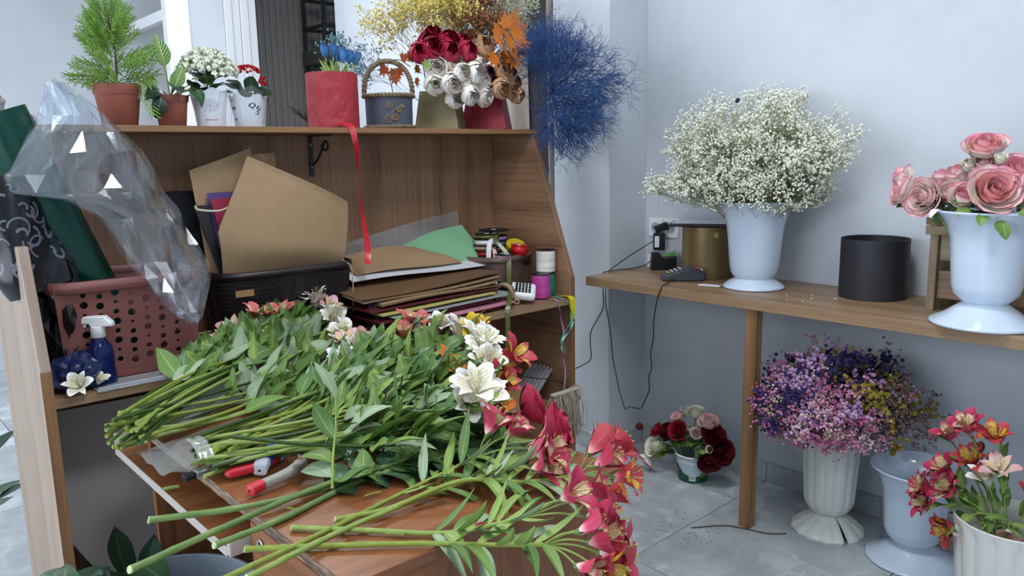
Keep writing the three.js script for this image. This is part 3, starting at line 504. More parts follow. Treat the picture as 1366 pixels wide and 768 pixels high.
// pink alstroemeria stems
const G_AL = 'pink alstroemeria stems at the front of the desk';
const ALS = [
  { pts: [[.327, .712, -.944], [.494, .708, -.975], [.69, .712, -1.005], [.80, .735, -.985]], heads: [[.87, .765, -.965, 'pink'], [.845, .77, -.985, 'pink'], [.885, .75, -.925, 'coral']], label: 'alstroemeria stem with pale pink trumpets beside the crimson roses' },
  { pts: [[.355, .718, -.916], [.546, .712, -.957], [.743, .716, -.952], [.80, .73, -.91]], heads: [[.86, .745, -.90, 'pink'], [.845, .74, -.87, 'pink'], [.865, .755, -.88, 'deep']], label: 'alstroemeria stem with open pink flowers and a pale cut base on the desk' },
  { pts: [[.53, .707, -1.0], [.60, .71, -.97], [.72, .735, -.925], [.80, .728, -.86], [.87, .735, -.81]], heads: [[.93, .755, -.825, 'red'], [.945, .755, -.80, 'red'], [.925, .735, -.765, 'red'], [.91, .75, -.79, 'deep']], label: 'alstroemeria stem with red and yellow flowers overhanging the desk corner' },
  { pts: [[.471, .706, -1.024], [.554, .707, -.927], [.629, .708, -.844], [.72, .725, -.775]], heads: [[.835, .745, -.715, 'red'], [.82, .75, -.735, 'deep'], [.775, .755, -.735, 'pink'], [.79, .735, -.70, 'pink']], label: 'alstroemeria stem with deep pink flowers whose cut base lies mid-desk' },
  { pts: [[.393, .706, -1.011], [.492, .707, -.927], [.579, .708, -.848], [.643, .712, -.77], [.68, .725, -.70]], heads: [[.735, .745, -.665, 'pink'], [.745, .73, -.655, 'deep'], [.775, .735, -.67, 'deep'], [.70, .72, -.635, 'pink'], [.725, .715, -.63, 'red'], [.755, .715, -.645, 'pink']], label: 'alstroemeria stem with pink heads hanging off the front edge of the desk' },
];
ALS.forEach(({ pts, heads, label }, i) => {
  const o = thing('alstroemeria', label, 'flower'); const c = looseStem(o, pts, i < 2 ? .0044 : .0046, .0032, i % 2 ? M.stem : M.stemPale);
  const e = V(...pts[pts.length - 1]), dir0 = e.clone().sub(V(...pts[pts.length - 2])).normalize();
  for (let k = 0; k < 13; k++) leafOn(o, c, clamp(.58 + .034 * k + rr(-.02, .02), 0, 1), k % 2 ? 1 : -1, LEAF.long, [M.leafC, M.leafA, M.leafC, M.leafPale, M.leafB][(k + i) % 5], rr(.7, 1.1), rr(-.1, .5));
  heads.forEach(([x, y, z, kind], j) => {
    const h = V(x - .022, y, z), d = h.clone().sub(e).normalize().multiplyScalar(.8).add(V(rr(-.2, .2), rr(.05, .5), rr(.1, .5))).normalize();
    part('pedicel', tube([e, e.clone().lerp(h, .5).add(V(0, .006, 0)), h], .0016, 8, 5), M.stem, o);
    alstroBloom(kind, o, h, d, rr(.95, 1.2), j % 3);
    part('ovary', at(new THREE.SphereGeometry(.005, 8, 6), h, aim(d, V(1, 0, 0)), V(1, 1.4, 1)), M.sepal, o);
  });
});
// fallen petal, cut ends, gypsophila crumbs
{
  const b = thing('flower_bud', 'small fallen pink bud on the desk beside a pale stem', 'bud', [.655, .704, -.822]); part('bud_petals', [0, 2, 4].map(a => at(AL[0].outer, V(0, 0, 0), rotY(a), .4)), AT.pink, b).rotation.z = -1.2; b.position.y = .712;
  [[.435, .64, -1.46, .3], [.50, .706, -1.08, 1.2], [.62, .706, -1.04, .2], [.74, .706, -1.03, -.5], [.57, .706, -.90, .9]].forEach(([x, y, z, a], i) => solo('stem_offcut', tube([V(x - .014 * cos(a), y, z - .014 * sin(a)), V(x, y + .001, z), V(x + .014 * cos(a), y, z + .014 * sin(a))], i === 0 ? .0035 : .0016, 6, 6), i ? M.stemPale : M.stem, ['short green stem offcut on the pull-out tray', 'thin pale snippet beside the rose stems on the desk', 'tiny pale snippet among the rose leaves', 'tiny snippet in the shade of the crimson roses', 'tiny pale snippet near the front alstroemeria stems'][i], 'offcut'));
  const gy = thing('gypsophila_sprig', 'small sprig of tiny white flowers lying on the desk between the bunches', 'sprig');
  const B = [], S = []; for (let i = 0; i < 46; i++) { const x = rr(.66, .80), z = -1.16 - (x - .66) * .5 + rr(-.05, .05), y = .708 + rr(0, .035); B.push(at(new THREE.IcosahedronGeometry(rr(.002, .0035), 0), V(x, y, z))); if (i % 3 === 0) S.push(tube([V(x, y, z), V(x + .02, .712, z + .012), V(.83, .71, -1.25)], .0006, 4, 3)); }
  part('twigs', S, M.stem, gy).userData.kind = 'stuff'; part('blossoms', B, M.whitePlastic, gy).userData.kind = 'stuff';
}
// ---------------------------------------------------------------- pruning tools
M.gripBlue = mat({ color: 0x1f3f9a, roughness: .45 }); M.gripRed = mat({ color: 0xc42636, roughness: .45 }); M.gripGrey = mat({ color: 0x9a968c, roughness: .7 }); M.steelDark = mat({ color: 0x6c6e70, roughness: .4, metalness: .85 }); M.lightGrey = mat({ color: 0xa9aeb6, roughness: .5 });
function flatBar(pts, w, h) { const P = pts.map(p => V(...p)), c = new THREE.CatmullRomCurve3(P); return surf((u, v) => { const p = c.getPoint(v), t = c.getTangent(v), s = V(t.z, 0, -t.x).normalize(), a = u * 2 * PI, k = typeof w === 'function' ? w(v) : w, e = pow(clamp(min(v, 1 - v) * 14 + .04), .5); return p.clone().addScaledVector(s, k * e * Math.sign(cos(a)) * pow(abs(cos(a)), .6)).add(V(0, h * e * Math.sign(sin(a)) * pow(abs(sin(a)), .6), 0)); }, 14, 24); }
{
  const a = thing('utility_knife', 'blue utility knife with a grey metal slider under the flower stems', 'knife');
  part('handle', flatBar([[.475, .713, -1.322], [.51, .713, -1.329], [.545, .713, -1.328], [.575, .713, -1.318]], .0115, .009), M.gripBlue, a);
  part('blade_holder', flatBar([[.43, .712, -1.318], [.455, .712, -1.321], [.488, .712, -1.326]], .009, .006), M.metal, a); part('slider', at(new THREE.SphereGeometry(.005, 10, 8), V(.468, .719, -1.322)), M.black, a); part('end_cap', flatBar([[.412, .712, -1.312], [.42, .712, -1.314], [.434, .712, -1.317]], .008, .006), M.blackMatte, a);
  const b = thing('pruning_shears', 'red handled pruning shears with a blue and grey grip', 'shears');
  part('handle', flatBar([[.468, .715, -1.272], [.495, .716, -1.266], [.525, .717, -1.263], [.55, .717, -1.27], [.585, .716, -1.295]], .0095, .008), M.gripRed, b);
  const h2 = part('handle', flatBar([[.525, .716, -1.252], [.538, .724, -1.262], [.56, .728, -1.285], [.585, .728, -1.305]], .0125, .010), M.gripBlue, b); part('grip_edge', flatBar([[.519, .714, -1.246], [.526, .720, -1.252], [.534, .722, -1.26]], .0135, .0105), M.lightGrey, h2);
  part('blade', flatBar([[.585, .722, -1.305], [.61, .722, -1.322], [.645, .718, -1.335], [.67, .715, -1.335]], v => .010 * (1 - .75 * v), .003), M.metal, b); part('blade', flatBar([[.585, .717, -1.300], [.62, .716, -1.318], [.66, .714, -1.322]], v => .007 * (1 - .5 * v), .003), M.steelDark, b);
  const cl = []; for (let i = 0; i <= 60; i++) { const t = i / 60; cl.push(V(.565 + .025 * t, .717 + .004 * sin(t * 50), -1.262 - .012 * t + .004 * cos(t * 50))); } part('spring', tube(cl, .0008, 120, 4), M.metal, b);
  const c = thing('pruning_shears', 'worn grey pruning shears with a red tip on the handle', 'shears');
  part('handle', flatBar([[.492, .714, -1.185], [.52, .716, -1.187], [.55, .717, -1.195], [.578, .717, -1.213], [.59, .717, -1.227]], v => lerp(.009, .011, v), .008), M.gripGrey, c); part('handle_tip', flatBar([[.472, .713, -1.180], [.484, .714, -1.183], [.499, .715, -1.186]], .0105, .0088), M.gripRed, c);
  part('pivot', [at(new THREE.CylinderGeometry(.008, .008, .016, 16), V(.598, .718, -1.245))], M.metal, c); part('rivet', at(new THREE.CylinderGeometry(.0045, .0045, .019, 12), V(.586, .717, -1.222)), M.gripRed, c);
  part('blade', flatBar([[.59, .718, -1.235], [.62, .718, -1.252], [.655, .716, -1.272], [.68, .714, -1.275]], v => .0095 * (1 - .8 * v), .003), M.steelDark, c); part('blade', flatBar([[.59, .714, -1.24], [.62, .714, -1.245], [.665, .713, -1.25]], v => .007 * (1 - .5 * v), .003), M.metal, c);
}
// ---------------------------------------------------------------- things on the cabinet's top shelf
M.terracotta = mat({ map: tex(64, 64, (u, v) => mix3(hex(0x9c5d4c), hex(0x8a4e40), fbm(u, v, 8, 8, 3, 41))), roughness: .7 });
M.soil = mat({ color: 0x2c221b, roughness: 1 });
function potGeo(rt, rb, h, band) { const t = .003; return lathe([[0, 0], [rb, 0], [lerp(rb, rt, .75) - .002, h - band], [lerp(rb, rt, .75) + .001, h - band + .001], [rt, h - .001], [rt - t, h], [rt - t * 1.6, h - .002], [rb - t, t], [0, t]], 36); }
function soil(o, r, y) { part('soil', cyl(r, r, .006, 20, 0, y - .006, 0), M.soil, o); }
{ // conifer seedling
  const o = thing('potted_conifer', 'feathery bright green conifer in the larger terracotta plastic pot', 'potted plant', [.617, CT, -2.19]);
  part('pot', potGeo(.06, .042, .106, .026), M.terracotta, o); soil(o, .055, .1);
  M.conifer = mat({ map: tex(32, 32, (u, v) => mix3(hex(0x6f9a3c), hex(0x9cc255), fbm(u, v, 6, 6, 2, 3))), roughness: .6 });
  // fern-like spray: flat twig with short scale leaves
  const spray = s => { const q = rng(s), l = [], c = [V(0, 0, 0), V(.004, .05, .003), V(.012, .10, -.004)]; l.push(tube(c, t => lerp(.0016, .0005, t), 6, 4)); const cu = new THREE.CatmullRomCurve3(c); for (let i = 0; i < 15; i++) { const t = .12 + .06 * i, p = cu.getPoint(min(t, 1)), sd = i % 2 ? 1 : -1, L = .036 * (1.1 - t * .8) * (.8 + .4 * q()), d = V(sd * .8, .75, (q() - .5) * .7).normalize(), e = p.clone().addScaledVector(d, L).add(V(0, .004, 0)); l.push(tube([p, p.clone().lerp(e, .5).add(V(0, -.002, 0)), e], tt => .0013 * (1 - .6 * tt), 3, 3)); for (let k = 1; k < 5; k++) { const b = p.clone().lerp(e, k / 5), d2 = d.clone().multiplyScalar(.6).add(V(0, k % 2 ? .7 : -.1, k % 2 ? .3 : -.4)).normalize(); l.push(tube([b, b.clone().addScaledVector(d2, .013)], .0010, 1, 3)); } } return merge(l); };
  const SP = [spray(5), spray(6), spray(7)];
  part('trunk', tube([V(0, .1, 0), V(.004, .18, .003), V(-.008, .30, 0)], t => lerp(.004, .0012, t), 8, 6), M.twigBrown, o);
  for (let i = 0; i < 85; i++) { const t = RR(), y = .105 + .185 * t, a = rr(0, 6.28), up = lerp(.15, 1.7, t), R = lerp(.055, .008, t); const d = V(cos(a), up + rr(-.2, .3), sin(a)); const s = part('branch', SP[i % 3], M.conifer, o); set(s, V(cos(a) * .01 - .008 * t, y, sin(a) * .01), aim(d, V(rr(-1, 1), .4, rr(-1, 1))), lerp(1.0, .55, t) * rr(.8, 1.1)); }
  const s = part('branch', SP[0], M.conifer, o); set(s, V(.045, .115, .03), aim(V(.35, -.9, .4), V(0, .3, 1)), .95);
}
{ // calathea-like
  const o = thing('potted_foliage_plant', 'plant with white-veined striped leaves in the smaller terracotta pot', 'potted plant', [.742, CT, -2.17]);
  part('pot', potGeo(.046, .034, .082, .018), M.terracotta, o); soil(o, .041, .077);
  const lf = [leafGeo(.085, .05, { bend: .3, fold: .15, nu: 6, nv: 9 }), leafGeo(.075, .045, { bend: .9, fold: .2, nu: 6, nv: 9 }), leafGeo(.06, .042, { bend: 1.2, fold: .1, nu: 6, nv: 9 })];
  [[-.012, .155, .01, V(-.1, 1, .15), V(.3, .1, 1), 0, M.leafStripe, 1], [.03, .165, 0, V(.75, .35, .3), V(-.1, 1, .5), 1, M.leafStripe, .8], [.006, .1, .02, V(.3, 1, .4), V(-.4, .2, 1), 0, M.leafStripe, .75], [.045, .1, .02, V(1, .25, .3), V(-.2, .8, .6), 2, M.leafDark, 1], [.05, .11, .0, V(.8, .7, -.1), V(-.5, .5, .7), 2, M.leafRose, .9], [-.03, .09, .03, V(-.8, .2, .5), V(.2, .8, .6), 2, M.leafDark, 1], [-.035, .075, .035, V(-.35, -.8, .45), V(-.1, .3, 1), 1, M.leafDark, .85], [.055, .1, .035, V(.45, -.65, .4), V(.2, .4, 1), 1, M.leafRose, .8], [.0, .1, .03, V(.1, .5, 1), V(0, 1, -.3), 2, M.leafDark, .9], [.02, .1, -.02, V(.2, 1, -.5), V(0, .2, 1), 1, M.leafB, .9], [-.03, .1, -.01, V(-.6, .8, -.2), V(.3, .2, 1), 1, M.leafDark, .9], [.03, .095, .03, V(.6, .15, .8), V(0, 1, .2), 2, M.leafRose, .75]].forEach(([x, y, z, d, f, k, m, s]) => { part('leaf_stalk', tube([V(0, .075, 0), V(x * .5, lerp(.075, y, .6), z * .5), V(x, y, z)], .0018, 6, 5), M.stem, o); set(part('leaf', lf[k], m, o), V(x, y, z), aim(d, f), s); });
}
function petalCluster(o, name, n, f, r, m, s) { const q = rng(s), geo = merge([0, 1, 2, 3].map(i => at(leafGeo(1, .85, { bend: .5, fold: .1, nu: 2, nv: 3, wide: .55 }), V(0, 0, 0), rotY(i * PI / 2).multiply(new THREE.Quaternion().setFromAxisAngle(V(1, 0, 0), 1.0))))); const l = []; for (let i = 0; i < n; i++) { const [p, d] = f(q); l.push(at(geo, p, aim(d, V(q() - .5, q() - .5, q() - .5)), r * (.8 + .4 * q()))); } const p = part(name, l, m, o); p.userData.kind = 'stuff'; return p; }
M.kalWhite = mat({ color: 0xf2f6e6, roughness: .6 }); M.kalRed = mat({ color: 0xc41e22, roughness: .5 });
M.wrapWhite = mat({ color: 0xdfe3ec, roughness: .35 });
const logoTex = canvasTex(512, 256, (c, w, h) => { c.fillStyle = '#dfe3ec'; c.fillRect(0, 0, w, h); c.strokeStyle = '#9aa2b4'; c.lineWidth = 3; for (const r of [44, 34, 24, 14]) { c.beginPath(); c.arc(300, 110, r, 0, 7); c.stroke(); } for (let i = 0; i < 8; i++) { c.beginPath(); c.moveTo(300, 110); c.lineTo(300 + 44 * Math.cos(i * .785), 110 + 44 * Math.sin(i * .785)); c.stroke(); } c.fillStyle = '#a05a68'; c.fillRect(270, 205, 70, 6); });
const quizTex = canvasTex(512, 256, (c, w, h) => { c.fillStyle = '#eceef4'; c.fillRect(0, 0, w, h); c.fillStyle = '#15161c'; c.font = 'bold 56px sans-serif'; c.save(); c.translate(330, 90); c.rotate(.35); c.fillText('Qu', 0, 0); c.fillText('S', 55, 42); c.restore(); c.fillStyle = '#34363e'; for (const [x, y] of [[255, 100], [250, 190]]) { c.beginPath(); c.arc(x, y, 14, 0, 7); c.fill(); } c.fillStyle = '#5d6070'; c.fillRect(165, 70, 8, 80); c.fillStyle = '#c03a3a'; c.fillRect(150, 30, 110, 7); });
function wrap(rt, rb, h, ripple, s, m, o, name, th = .0012) { const g = surf((u, v) => { const a = u * 2 * PI, k = 1 + ripple * (sin(a * 7 + v * 4 + s) * .5 + sin(a * 13 + s * 2 - v * 6) * .5) * (.25 + v); const r = lerp(rb, rt, v) * k, top = v > .9 ? .006 * sin(a * 5 + s) : 0; return V(r * sin(a), h * v + top, r * cos(a)); }, 72, 10, th); return part(name, g, m, o); }
{
  const o = thing('potted_kalanchoe', 'white flowering kalanchoe in a pot wrapped in white foil', 'potted plant', [.845, CT, -2.17], 2.23);
  wrap(.048, .036, .098, .05, 1, mat({ map: logoTex, roughness: .35 }), o, 'foil_wrap'); part('pot', potGeo(.040, .032, .08, .012), M.terracotta, o); soil(o, .036, .075);
  const lf = leafGeo(.062, .042, { bend: .6, fold: .12, nu: 5, nv: 7, wave: .06 }); for (let i = 0; i < 14; i++) { const a = i * 2.4; set(part('leaf', lf, [M.leafRose, M.leafB][i % 2], o), V(.012 * cos(a), .085 + .004 * i, .012 * sin(a)), aim(V(cos(a), .5 + .06 * i, sin(a)), V(0, 1, 0)), rr(.8, 1.05)); }
  for (let i = 0; i < 7; i++) { const a = i * .9; part('flower_stalk', tube([V(0, .09, 0), V(.03 * cos(a), .16, .03 * sin(a)), V(.05 * cos(a), .185, .05 * sin(a))], .0015, 6, 5), M.stem, o); }
  petalCluster(o, 'blossoms', 430, q => { const a = q() * 6.28, r = sqrt(q()), n = V(cos(a) * r, sqrt(1 - .75 * r * r), sin(a) * r); const k = .35 + .65 * sqrt(q()); return [V(n.x * .078, .135 + n.y * .075 * k - .02 * r * r, n.z * .07), n]; }, .0115, M.kalWhite, 77);
}
{
  const o = thing('potted_kalanchoe', 'red flowering kalanchoe in a pot with clear film and a white sleeve', 'potted plant', [.95, CT, -2.16], 1.75);
  wrap(.05, .036, .085, .04, 3, mat({ map: quizTex, roughness: .4 }), o, 'paper_sleeve'); wrap(.054, .042, .106, .03, 5, M.film, o, 'film_wrap', 0); part('pot', potGeo(.04, .032, .078, .012), M.terracotta, o); soil(o, .036, .074);
  const lf = leafGeo(.07, .055, { bend: .5, fold: .1, nu: 5, nv: 7, wave: .05 }); [[.0, .09, .02, V(.35, .15, 1), 1], [.02, .10, .02, V(.9, .25, .5), 1.15], [-.02, .09, .01, V(-.8, .4, .5), .9], [0, .1, -.02, V(.2, .7, -.8), .9], [.01, .1, 0, V(.6, .8, -.2), .9], [-.01, .1, 0, V(-.5, .9, .1), .8], [.01, .1, .01, V(.1, .8, .6), .7]].forEach(([x, y, z, d, s]) => set(part('leaf', lf, M.leafRose, o), V(x, y, z), aim(d, V(0, 1, .6)), s));
  petalCluster(o, 'blossoms', 90, q => { const a = q() * 6.28, r = sqrt(q()), n = V(cos(a) * r, sqrt(1 - .7 * r * r), sin(a) * r); return [V(-.005 + n.x * .038, .135 + n.y * .032, n.z * .035), n]; }, .008, M.kalRed, 78);
  petalCluster(o, 'blossoms', 26, q => [V(-.05 + q() * .02, .115 + q() * .02, .01 + q() * .02), V(-.4, .8, .6)], .008, M.kalRed, 79);
}
{ // small succulent at the far end
  const o = thing('potted_succulent', 'tiny succulent in a small grey pot behind the clear wrapping film', 'potted plant', [.335, CT, -2.19]);
  part('pot', potGeo(.034, .026, .062, .012), mat({ color: 0xb6aeb8, roughness: .6 }), o); soil(o, .03, .057);
  const lf = leafGeo(.045, .022, { bend: 1.2, fold: .3 }); [V(-.9, .5, .4), V(.4, .9, .3), V(-.3, .9, -.2), V(-.8, -.1, .6), V(.6, .4, .5)].forEach((d, i) => set(part('leaf', lf, i % 2 ? M.leafRose : M.leafPale, o), V(0, .058, 0), aim(d, V(0, 1, .3)), rr(.8, 1.1)));
  part('stone', at(new THREE.IcosahedronGeometry(.018, 1), V(.01, .064, .0), null, V(1, .7, 1)), mat({ color: 0x8d7466, roughness: .9 }), o);
}
{ // red pot with blue tulips
  const o = thing('flower_box', 'round red textured flower box holding blue artificial tulips', 'flower box', [1.232, CT, -2.18]);
  const bump = tex(128, 128, (u, v) => { const k = fbm(u, v, 10, 26, 3, 51); return [k, k, k]; }, false); bump.repeat.set(3, 2);
  part('box_body', lathe([[0, 0], [.0775, 0], [.0785, .002], [.0785, .165], [.0765, .166], [.0755, .163], [.0755, .12], [0, .12]], 48), mat({ color: 0xa62f38, bumpMap: bump, bumpScale: .006, roughness: .5 }), o);
}
{
  M.tulip = mat({ map: petalTex(0x4a86b8, 0x2f6ea8, 0x1f4f8a, 52), roughness: .5 });
  const tp = bloomSet([[3, .46, 1.55, 1.15, .45, .0, 0], [3, .52, 1.5, 1.15, .38, .0, 0]]);
  [[1.212, 1.562, -2.185, -.25], [1.237, 1.566, -2.19, -.05], [1.262, 1.562, -2.195, .1], [1.245, 1.545, -2.15, .0], [1.268, 1.545, -2.16, .15], [1.29, 1.545, -2.17, .35], [1.255, 1.552, -2.21, .1]].map(([x, y, z, l]) => [1.262 + (x - 1.25) * 1.15, y, z, l]).forEach(([x, y, z, l], i) => {
    const o = thing('artificial_tulip', 'blue artificial tulip standing in the round red box', 'tulip', [0, 0, 0], 0, 'blue tulips in the red box');
    part('stem', tube([V(1.232 + (x - 1.232) * .3, CT + .121, -2.18), V(lerp(1.232, x, .7), 1.50, z), V(x, y, z)], .0022, 8, 6), M.stem, o);
    bloom(tp, M.tulip, o, V(x, y - .008, z), V(l, 1, .15), .028);
    for (let k = 0; k < 2; k++) set(part('leaf', LEAF.long[k], M.leafC, o), V(1.232 + (x - 1.232) * .35, CT + .13, -2.18), aim(V(l * 1.5 + rr(-.3, .5), 1, rr(-.2, .5)), V(0, .2, 1)), .72);
  });
}
{ // slate blue basket with rope
  const P = [1.43, CT, -2.17];
  const o = thing('handled_basket', 'round slate-blue gift basket with twisted rope trim and handle', 'basket', P, -.5);
  M.rope = mat({ map: tex(64, 64, (u, v) => mix3(hex(0x9c8a70), hex(0x6f5e48), fbm(u, v, 20, 20, 2, 53))), roughness: .9 });
  part('basket_body', lathe([[0, 0], [.074, 0], [.075, .002], [.0765, .106], [.0745, .107], [.073, .1], [.073, .01], [0, .01]], 48), mat({ color: 0x4d5262, roughness: .6, map: tex(64, 64, (u, v) => { const k = .85 + .3 * fbm(u, v, 6, 12, 3, 54); return [k, k, k]; }) }), o);
  const twist = (f, n, seg, r, off) => { const l = []; for (let k = 0; k < 2; k++) { const p = []; for (let i = 0; i <= seg; i++) { const t = i / seg, [c, a, b] = f(t), w = t * n * 2 * PI + k * PI; p.push(c.clone().addScaledVector(a, off * cos(w)).addScaledVector(b, off * sin(w))); } l.push(tube(p, r, seg, 5)); } return l; };
  const ring = (R, y) => t => { const a = t * 2 * PI; return [V(R * cos(a), y, R * sin(a)), V(cos(a), 0, sin(a)), V(0, 1, 0)]; };
  part('rope_rim', twist(ring(.079, .104), 22, 220, .0042, .0035), M.rope, o); part('rope_base', twist(ring(.0785, .006), 22, 220, .0036, .003), M.rope, o);
  part('rope_handle', twist(t => { const a = t * PI; return [V(.078 * cos(a), .1 + .115 * pow(sin(a), .75), 0), V(cos(a), sin(a), 0), V(0, 0, 1)]; }, 16, 150, .005, .0045), M.rope, o);
  // scroll ornament on the front
  const sp = (x, y, r, turns, s) => { const p = []; for (let i = 0; i <= 30; i++) { const t = i / 30, a = s * t * turns * 2 * PI + 1.2, q = r * (1 - .85 * t); const xx = x + q * cos(a), yy = y + q * sin(a), an = xx / .0785; p.push(V(.0785 * sin(an), yy, .0785 * cos(an))); } return tube(p, .0017, 60, 5); };
  const on = (pts) => tube(pts.map(([x, y]) => V(.079 * sin(x / .0785), y, .079 * cos(x / .0785))), .002, 24, 5);
  const orn = new THREE.Group(); orn.name = 'scroll_ornament'; o.add(orn); orn.rotation.y = .15;
  [[-.02, .028, .013, 2, 1], [.0, .035, .012, 2, -1], [-.015, .07, .011, 2, 1], [.012, .058, .009, 2, -1], [.028, .068, .006, 2, 1]].forEach(a => part('scroll', sp(...a), M.rope, orn)); part('scroll', on([[-.012, .03], [-.008, .05], [.004, .062], [.026, .074]]), M.rope, orn);
}
function mapleGeo() { const pts = []; const lobes = [[0, 1], [.42, .55], [.62, .95], [.85, .5], [1.25, .8], [1.6, .42], [2.05, .5], [2.7, .2]]; const all = []; for (let i = lobes.length - 1; i >= 0; i--) all.push([-lobes[i][0], lobes[i][1]]); for (let i = 1; i < lobes.length; i++) all.push(lobes[i]); const sh = all.map(([a, r]) => [sin(a) * r * .5, .38 + cos(a) * r * .5]); const g = new THREE.ShapeGeometry(new THREE.Shape(sh.map(p => new THREE.Vector2(...p)))); const p = g.attributes.position; for (let i = 0; i < p.count; i++) { const x = p.getX(i), y = p.getY(i); p.setZ(i, .18 * sin(x * 7) * x + .12 * sin(y * 6)); } g.computeVertexNormals(); return fix(g); }
const MAPLE = mapleGeo();
M.mapleOrange = mat({ map: tex(64, 64, (u, v) => mix3(hex(0xc86a1e), hex(0xd98a35), fbm(u, v, 6, 6, 3, 55))), roughness: .6 }); M.mapleRust = mat({ map: tex(64, 64, (u, v) => mix3(hex(0x7d3a1e), hex(0xb15a2a), fbm(u, v, 6, 6, 3, 56))), roughness: .65 });
{
  const o = thing('dried_maple_branch', 'branch of rust-brown dried maple leaves inside the rope-handled basket', 'dried leaves');
  part('twig', tube([V(1.43, CT + .012, -2.17), V(1.44, 1.46, -2.16), V(1.425, 1.545, -2.16), V(1.46, 1.56, -2.15), V(1.50, 1.54, -2.14)], .0016, 16, 5), M.twigBrown, o);
  [[1.418, 1.55, -2.16, V(-.5, -.7, .3)], [1.43, 1.545, -2.15, V(.0, -1, .3)], [1.445, 1.55, -2.15, V(.3, -1, .2)], [1.435, 1.525, -2.15, V(.1, -1, .4)], [1.45, 1.56, -2.15, V(.8, .2, .4)], [1.475, 1.56, -2.15, V(.6, .3, .4)], [1.50, 1.545, -2.14, V(.7, -.5, .3)], [1.505, 1.515, -2.14, V(.4, -.9, .3)]].forEach(([x, y, z, d], i) => set(part('maple_leaf', MAPLE, M.mapleRust, o), V(x, y, z), aim(d, V(rr(-.5, .5), .2, 1)), rr(.05, .07)));
}
// flared boxes for the artificial peonies
function flare(w0, w1, h) { const t = .004, ring = (w, y) => [[-w, y, w], [w, y, w], [w, y, -w], [-w, y, -w]]; const P = [], I = []; const quad = (a, b, c, d) => { const k = P.length / 3; P.push(...a, ...b, ...c, ...d); I.push(k, k + 1, k + 2, k, k + 2, k + 3); }; const A = ring(w0, 0), B = ring(w1, h), C = ring(w1 - t, h), D = ring(w0 - t * 1.5, t); for (let i = 0; i < 4; i++) { const j = (i + 1) % 4; quad(A[i], A[j], B[j], B[i]); quad(B[i], B[j], C[j], C[i]); quad(C[i], C[j], D[j], D[i]); } quad(A[3], A[2], A[1], A[0]); quad(D[0], D[1], D[2], D[3]); const g = new THREE.BufferGeometry(); g.setAttribute('position', new THREE.Float32BufferAttribute(P, 3)); g.setIndex(I); g.computeVertexNormals(); return fix(g); }
M.boxOlive = mat({ color: 0x857a56, roughness: .55 }); M.boxRed = mat({ map: tex(128, 128, (u, v) => mix3(hex(0x9a1a2c), hex(0x7a1022), fbm(u, v, 24, 8, 3, 57))), roughness: .5 });
{
  const a = thing('flower_box', 'olive flared paper box below white artificial peonies', 'flower box', [1.655, CT, -2.19], -.88); part('box_body', flare(.075, .058, .128), M.boxOlive, a);
  part('rivet', at(new THREE.SphereGeometry(.003, 8, 6), V(-.052, .118, .058)), M.whitePlastic, a);
  const b = thing('flower_box', 'dark red flared paper box below peach artificial peonies', 'flower box', [1.865, CT, -2.19], -.88); part('box_body', flare(.082, .06, .128), M.boxRed, b);
}
function peony(label, group, kind, list, R, setA, tops) { list.forEach(([x, y, z], i) => { const o = thing('artificial_peony', label, 'peony', [0, 0, 0], 0, group); const b = tops, d = V(x - b[0], (y - b[1]) * .8, (z - b[2]) * 1 + .075).normalize(); const r = R * rr(.92, 1.1); part('stem', tube([V(b[0] + (x - b[0]) * .3, b[1] - .05, b[2]), V(lerp(b[0], x, .8), lerp(b[1], y, .7), lerp(b[2], z, .7)), V(x, y, z)], .002, 8, 5), M.stemDark, o); bloom(setA[i % setA.length], kind, o, V(x, y, z).addScaledVector(d, -r * .6), d.add(V(-.25, 0, .4)), r); }); }
peony('crimson artificial peony above the olive box', 'crimson peonies', PT.redPeony, [[1.525, 1.585, -2.12], [1.572, 1.625, -2.13], [1.616, 1.59, -2.08], [1.65, 1.63, -2.12], [1.69, 1.595, -2.08], [1.715, 1.63, -2.13], [1.61, 1.645, -2.16], [1.56, 1.60, -2.09]], .042, [PEONY, PEONYOPEN], [1.64, 1.50, -2.19]);
peony('white artificial peony above the olive box', 'white peonies', PT.whitePeony, [[1.568, 1.535, -2.09], [1.60, 1.565, -2.10], [1.645, 1.52, -2.05], [1.585, 1.565, -2.12], [1.63, 1.555, -2.08], [1.70, 1.525, -2.05], [1.61, 1.485, -2.06], [1.674, 1.45, -2.05], [1.72, 1.565, -2.11], [1.765, 1.555, -2.12], [1.755, 1.50, -2.08], [1.566, 1.485, -2.10], [1.76, 1.45, -2.08], [1.64, 1.44, -2.09]], .041, [PEONYOPEN, PEONY], [1.66, 1.49, -2.19]);
peony('peach artificial peony above the dark red box', 'peach peonies', PT.peachPeony, [[1.76, 1.645, -2.14], [1.80, 1.625, -2.12], [1.825, 1.478, -2.06], [1.872, 1.535, -2.08], [1.885, 1.478, -2.08], [1.93, 1.462, -2.10], [1.835, 1.54, -2.06], [1.905, 1.545, -2.11], [1.79, 1.60, -2.13]], .040, [PEONYOPEN, PEONY], [1.86, 1.50, -2.19]);
peony('tan and brown artificial peony among the peach ones', 'tan peonies', PT.tanPeony, [[1.85, 1.58, -2.09], [1.915, 1.505, -2.10]], .038, [PEONY], [1.86, 1.50, -2.19]);
peony('plum artificial peony deep between white and peach ones', 'plum peonies', PT.plumPeony, [[1.80, 1.535, -2.10], [1.81, 1.505, -2.10]], .03, [PEONY], [1.83, 1.48, -2.19]);
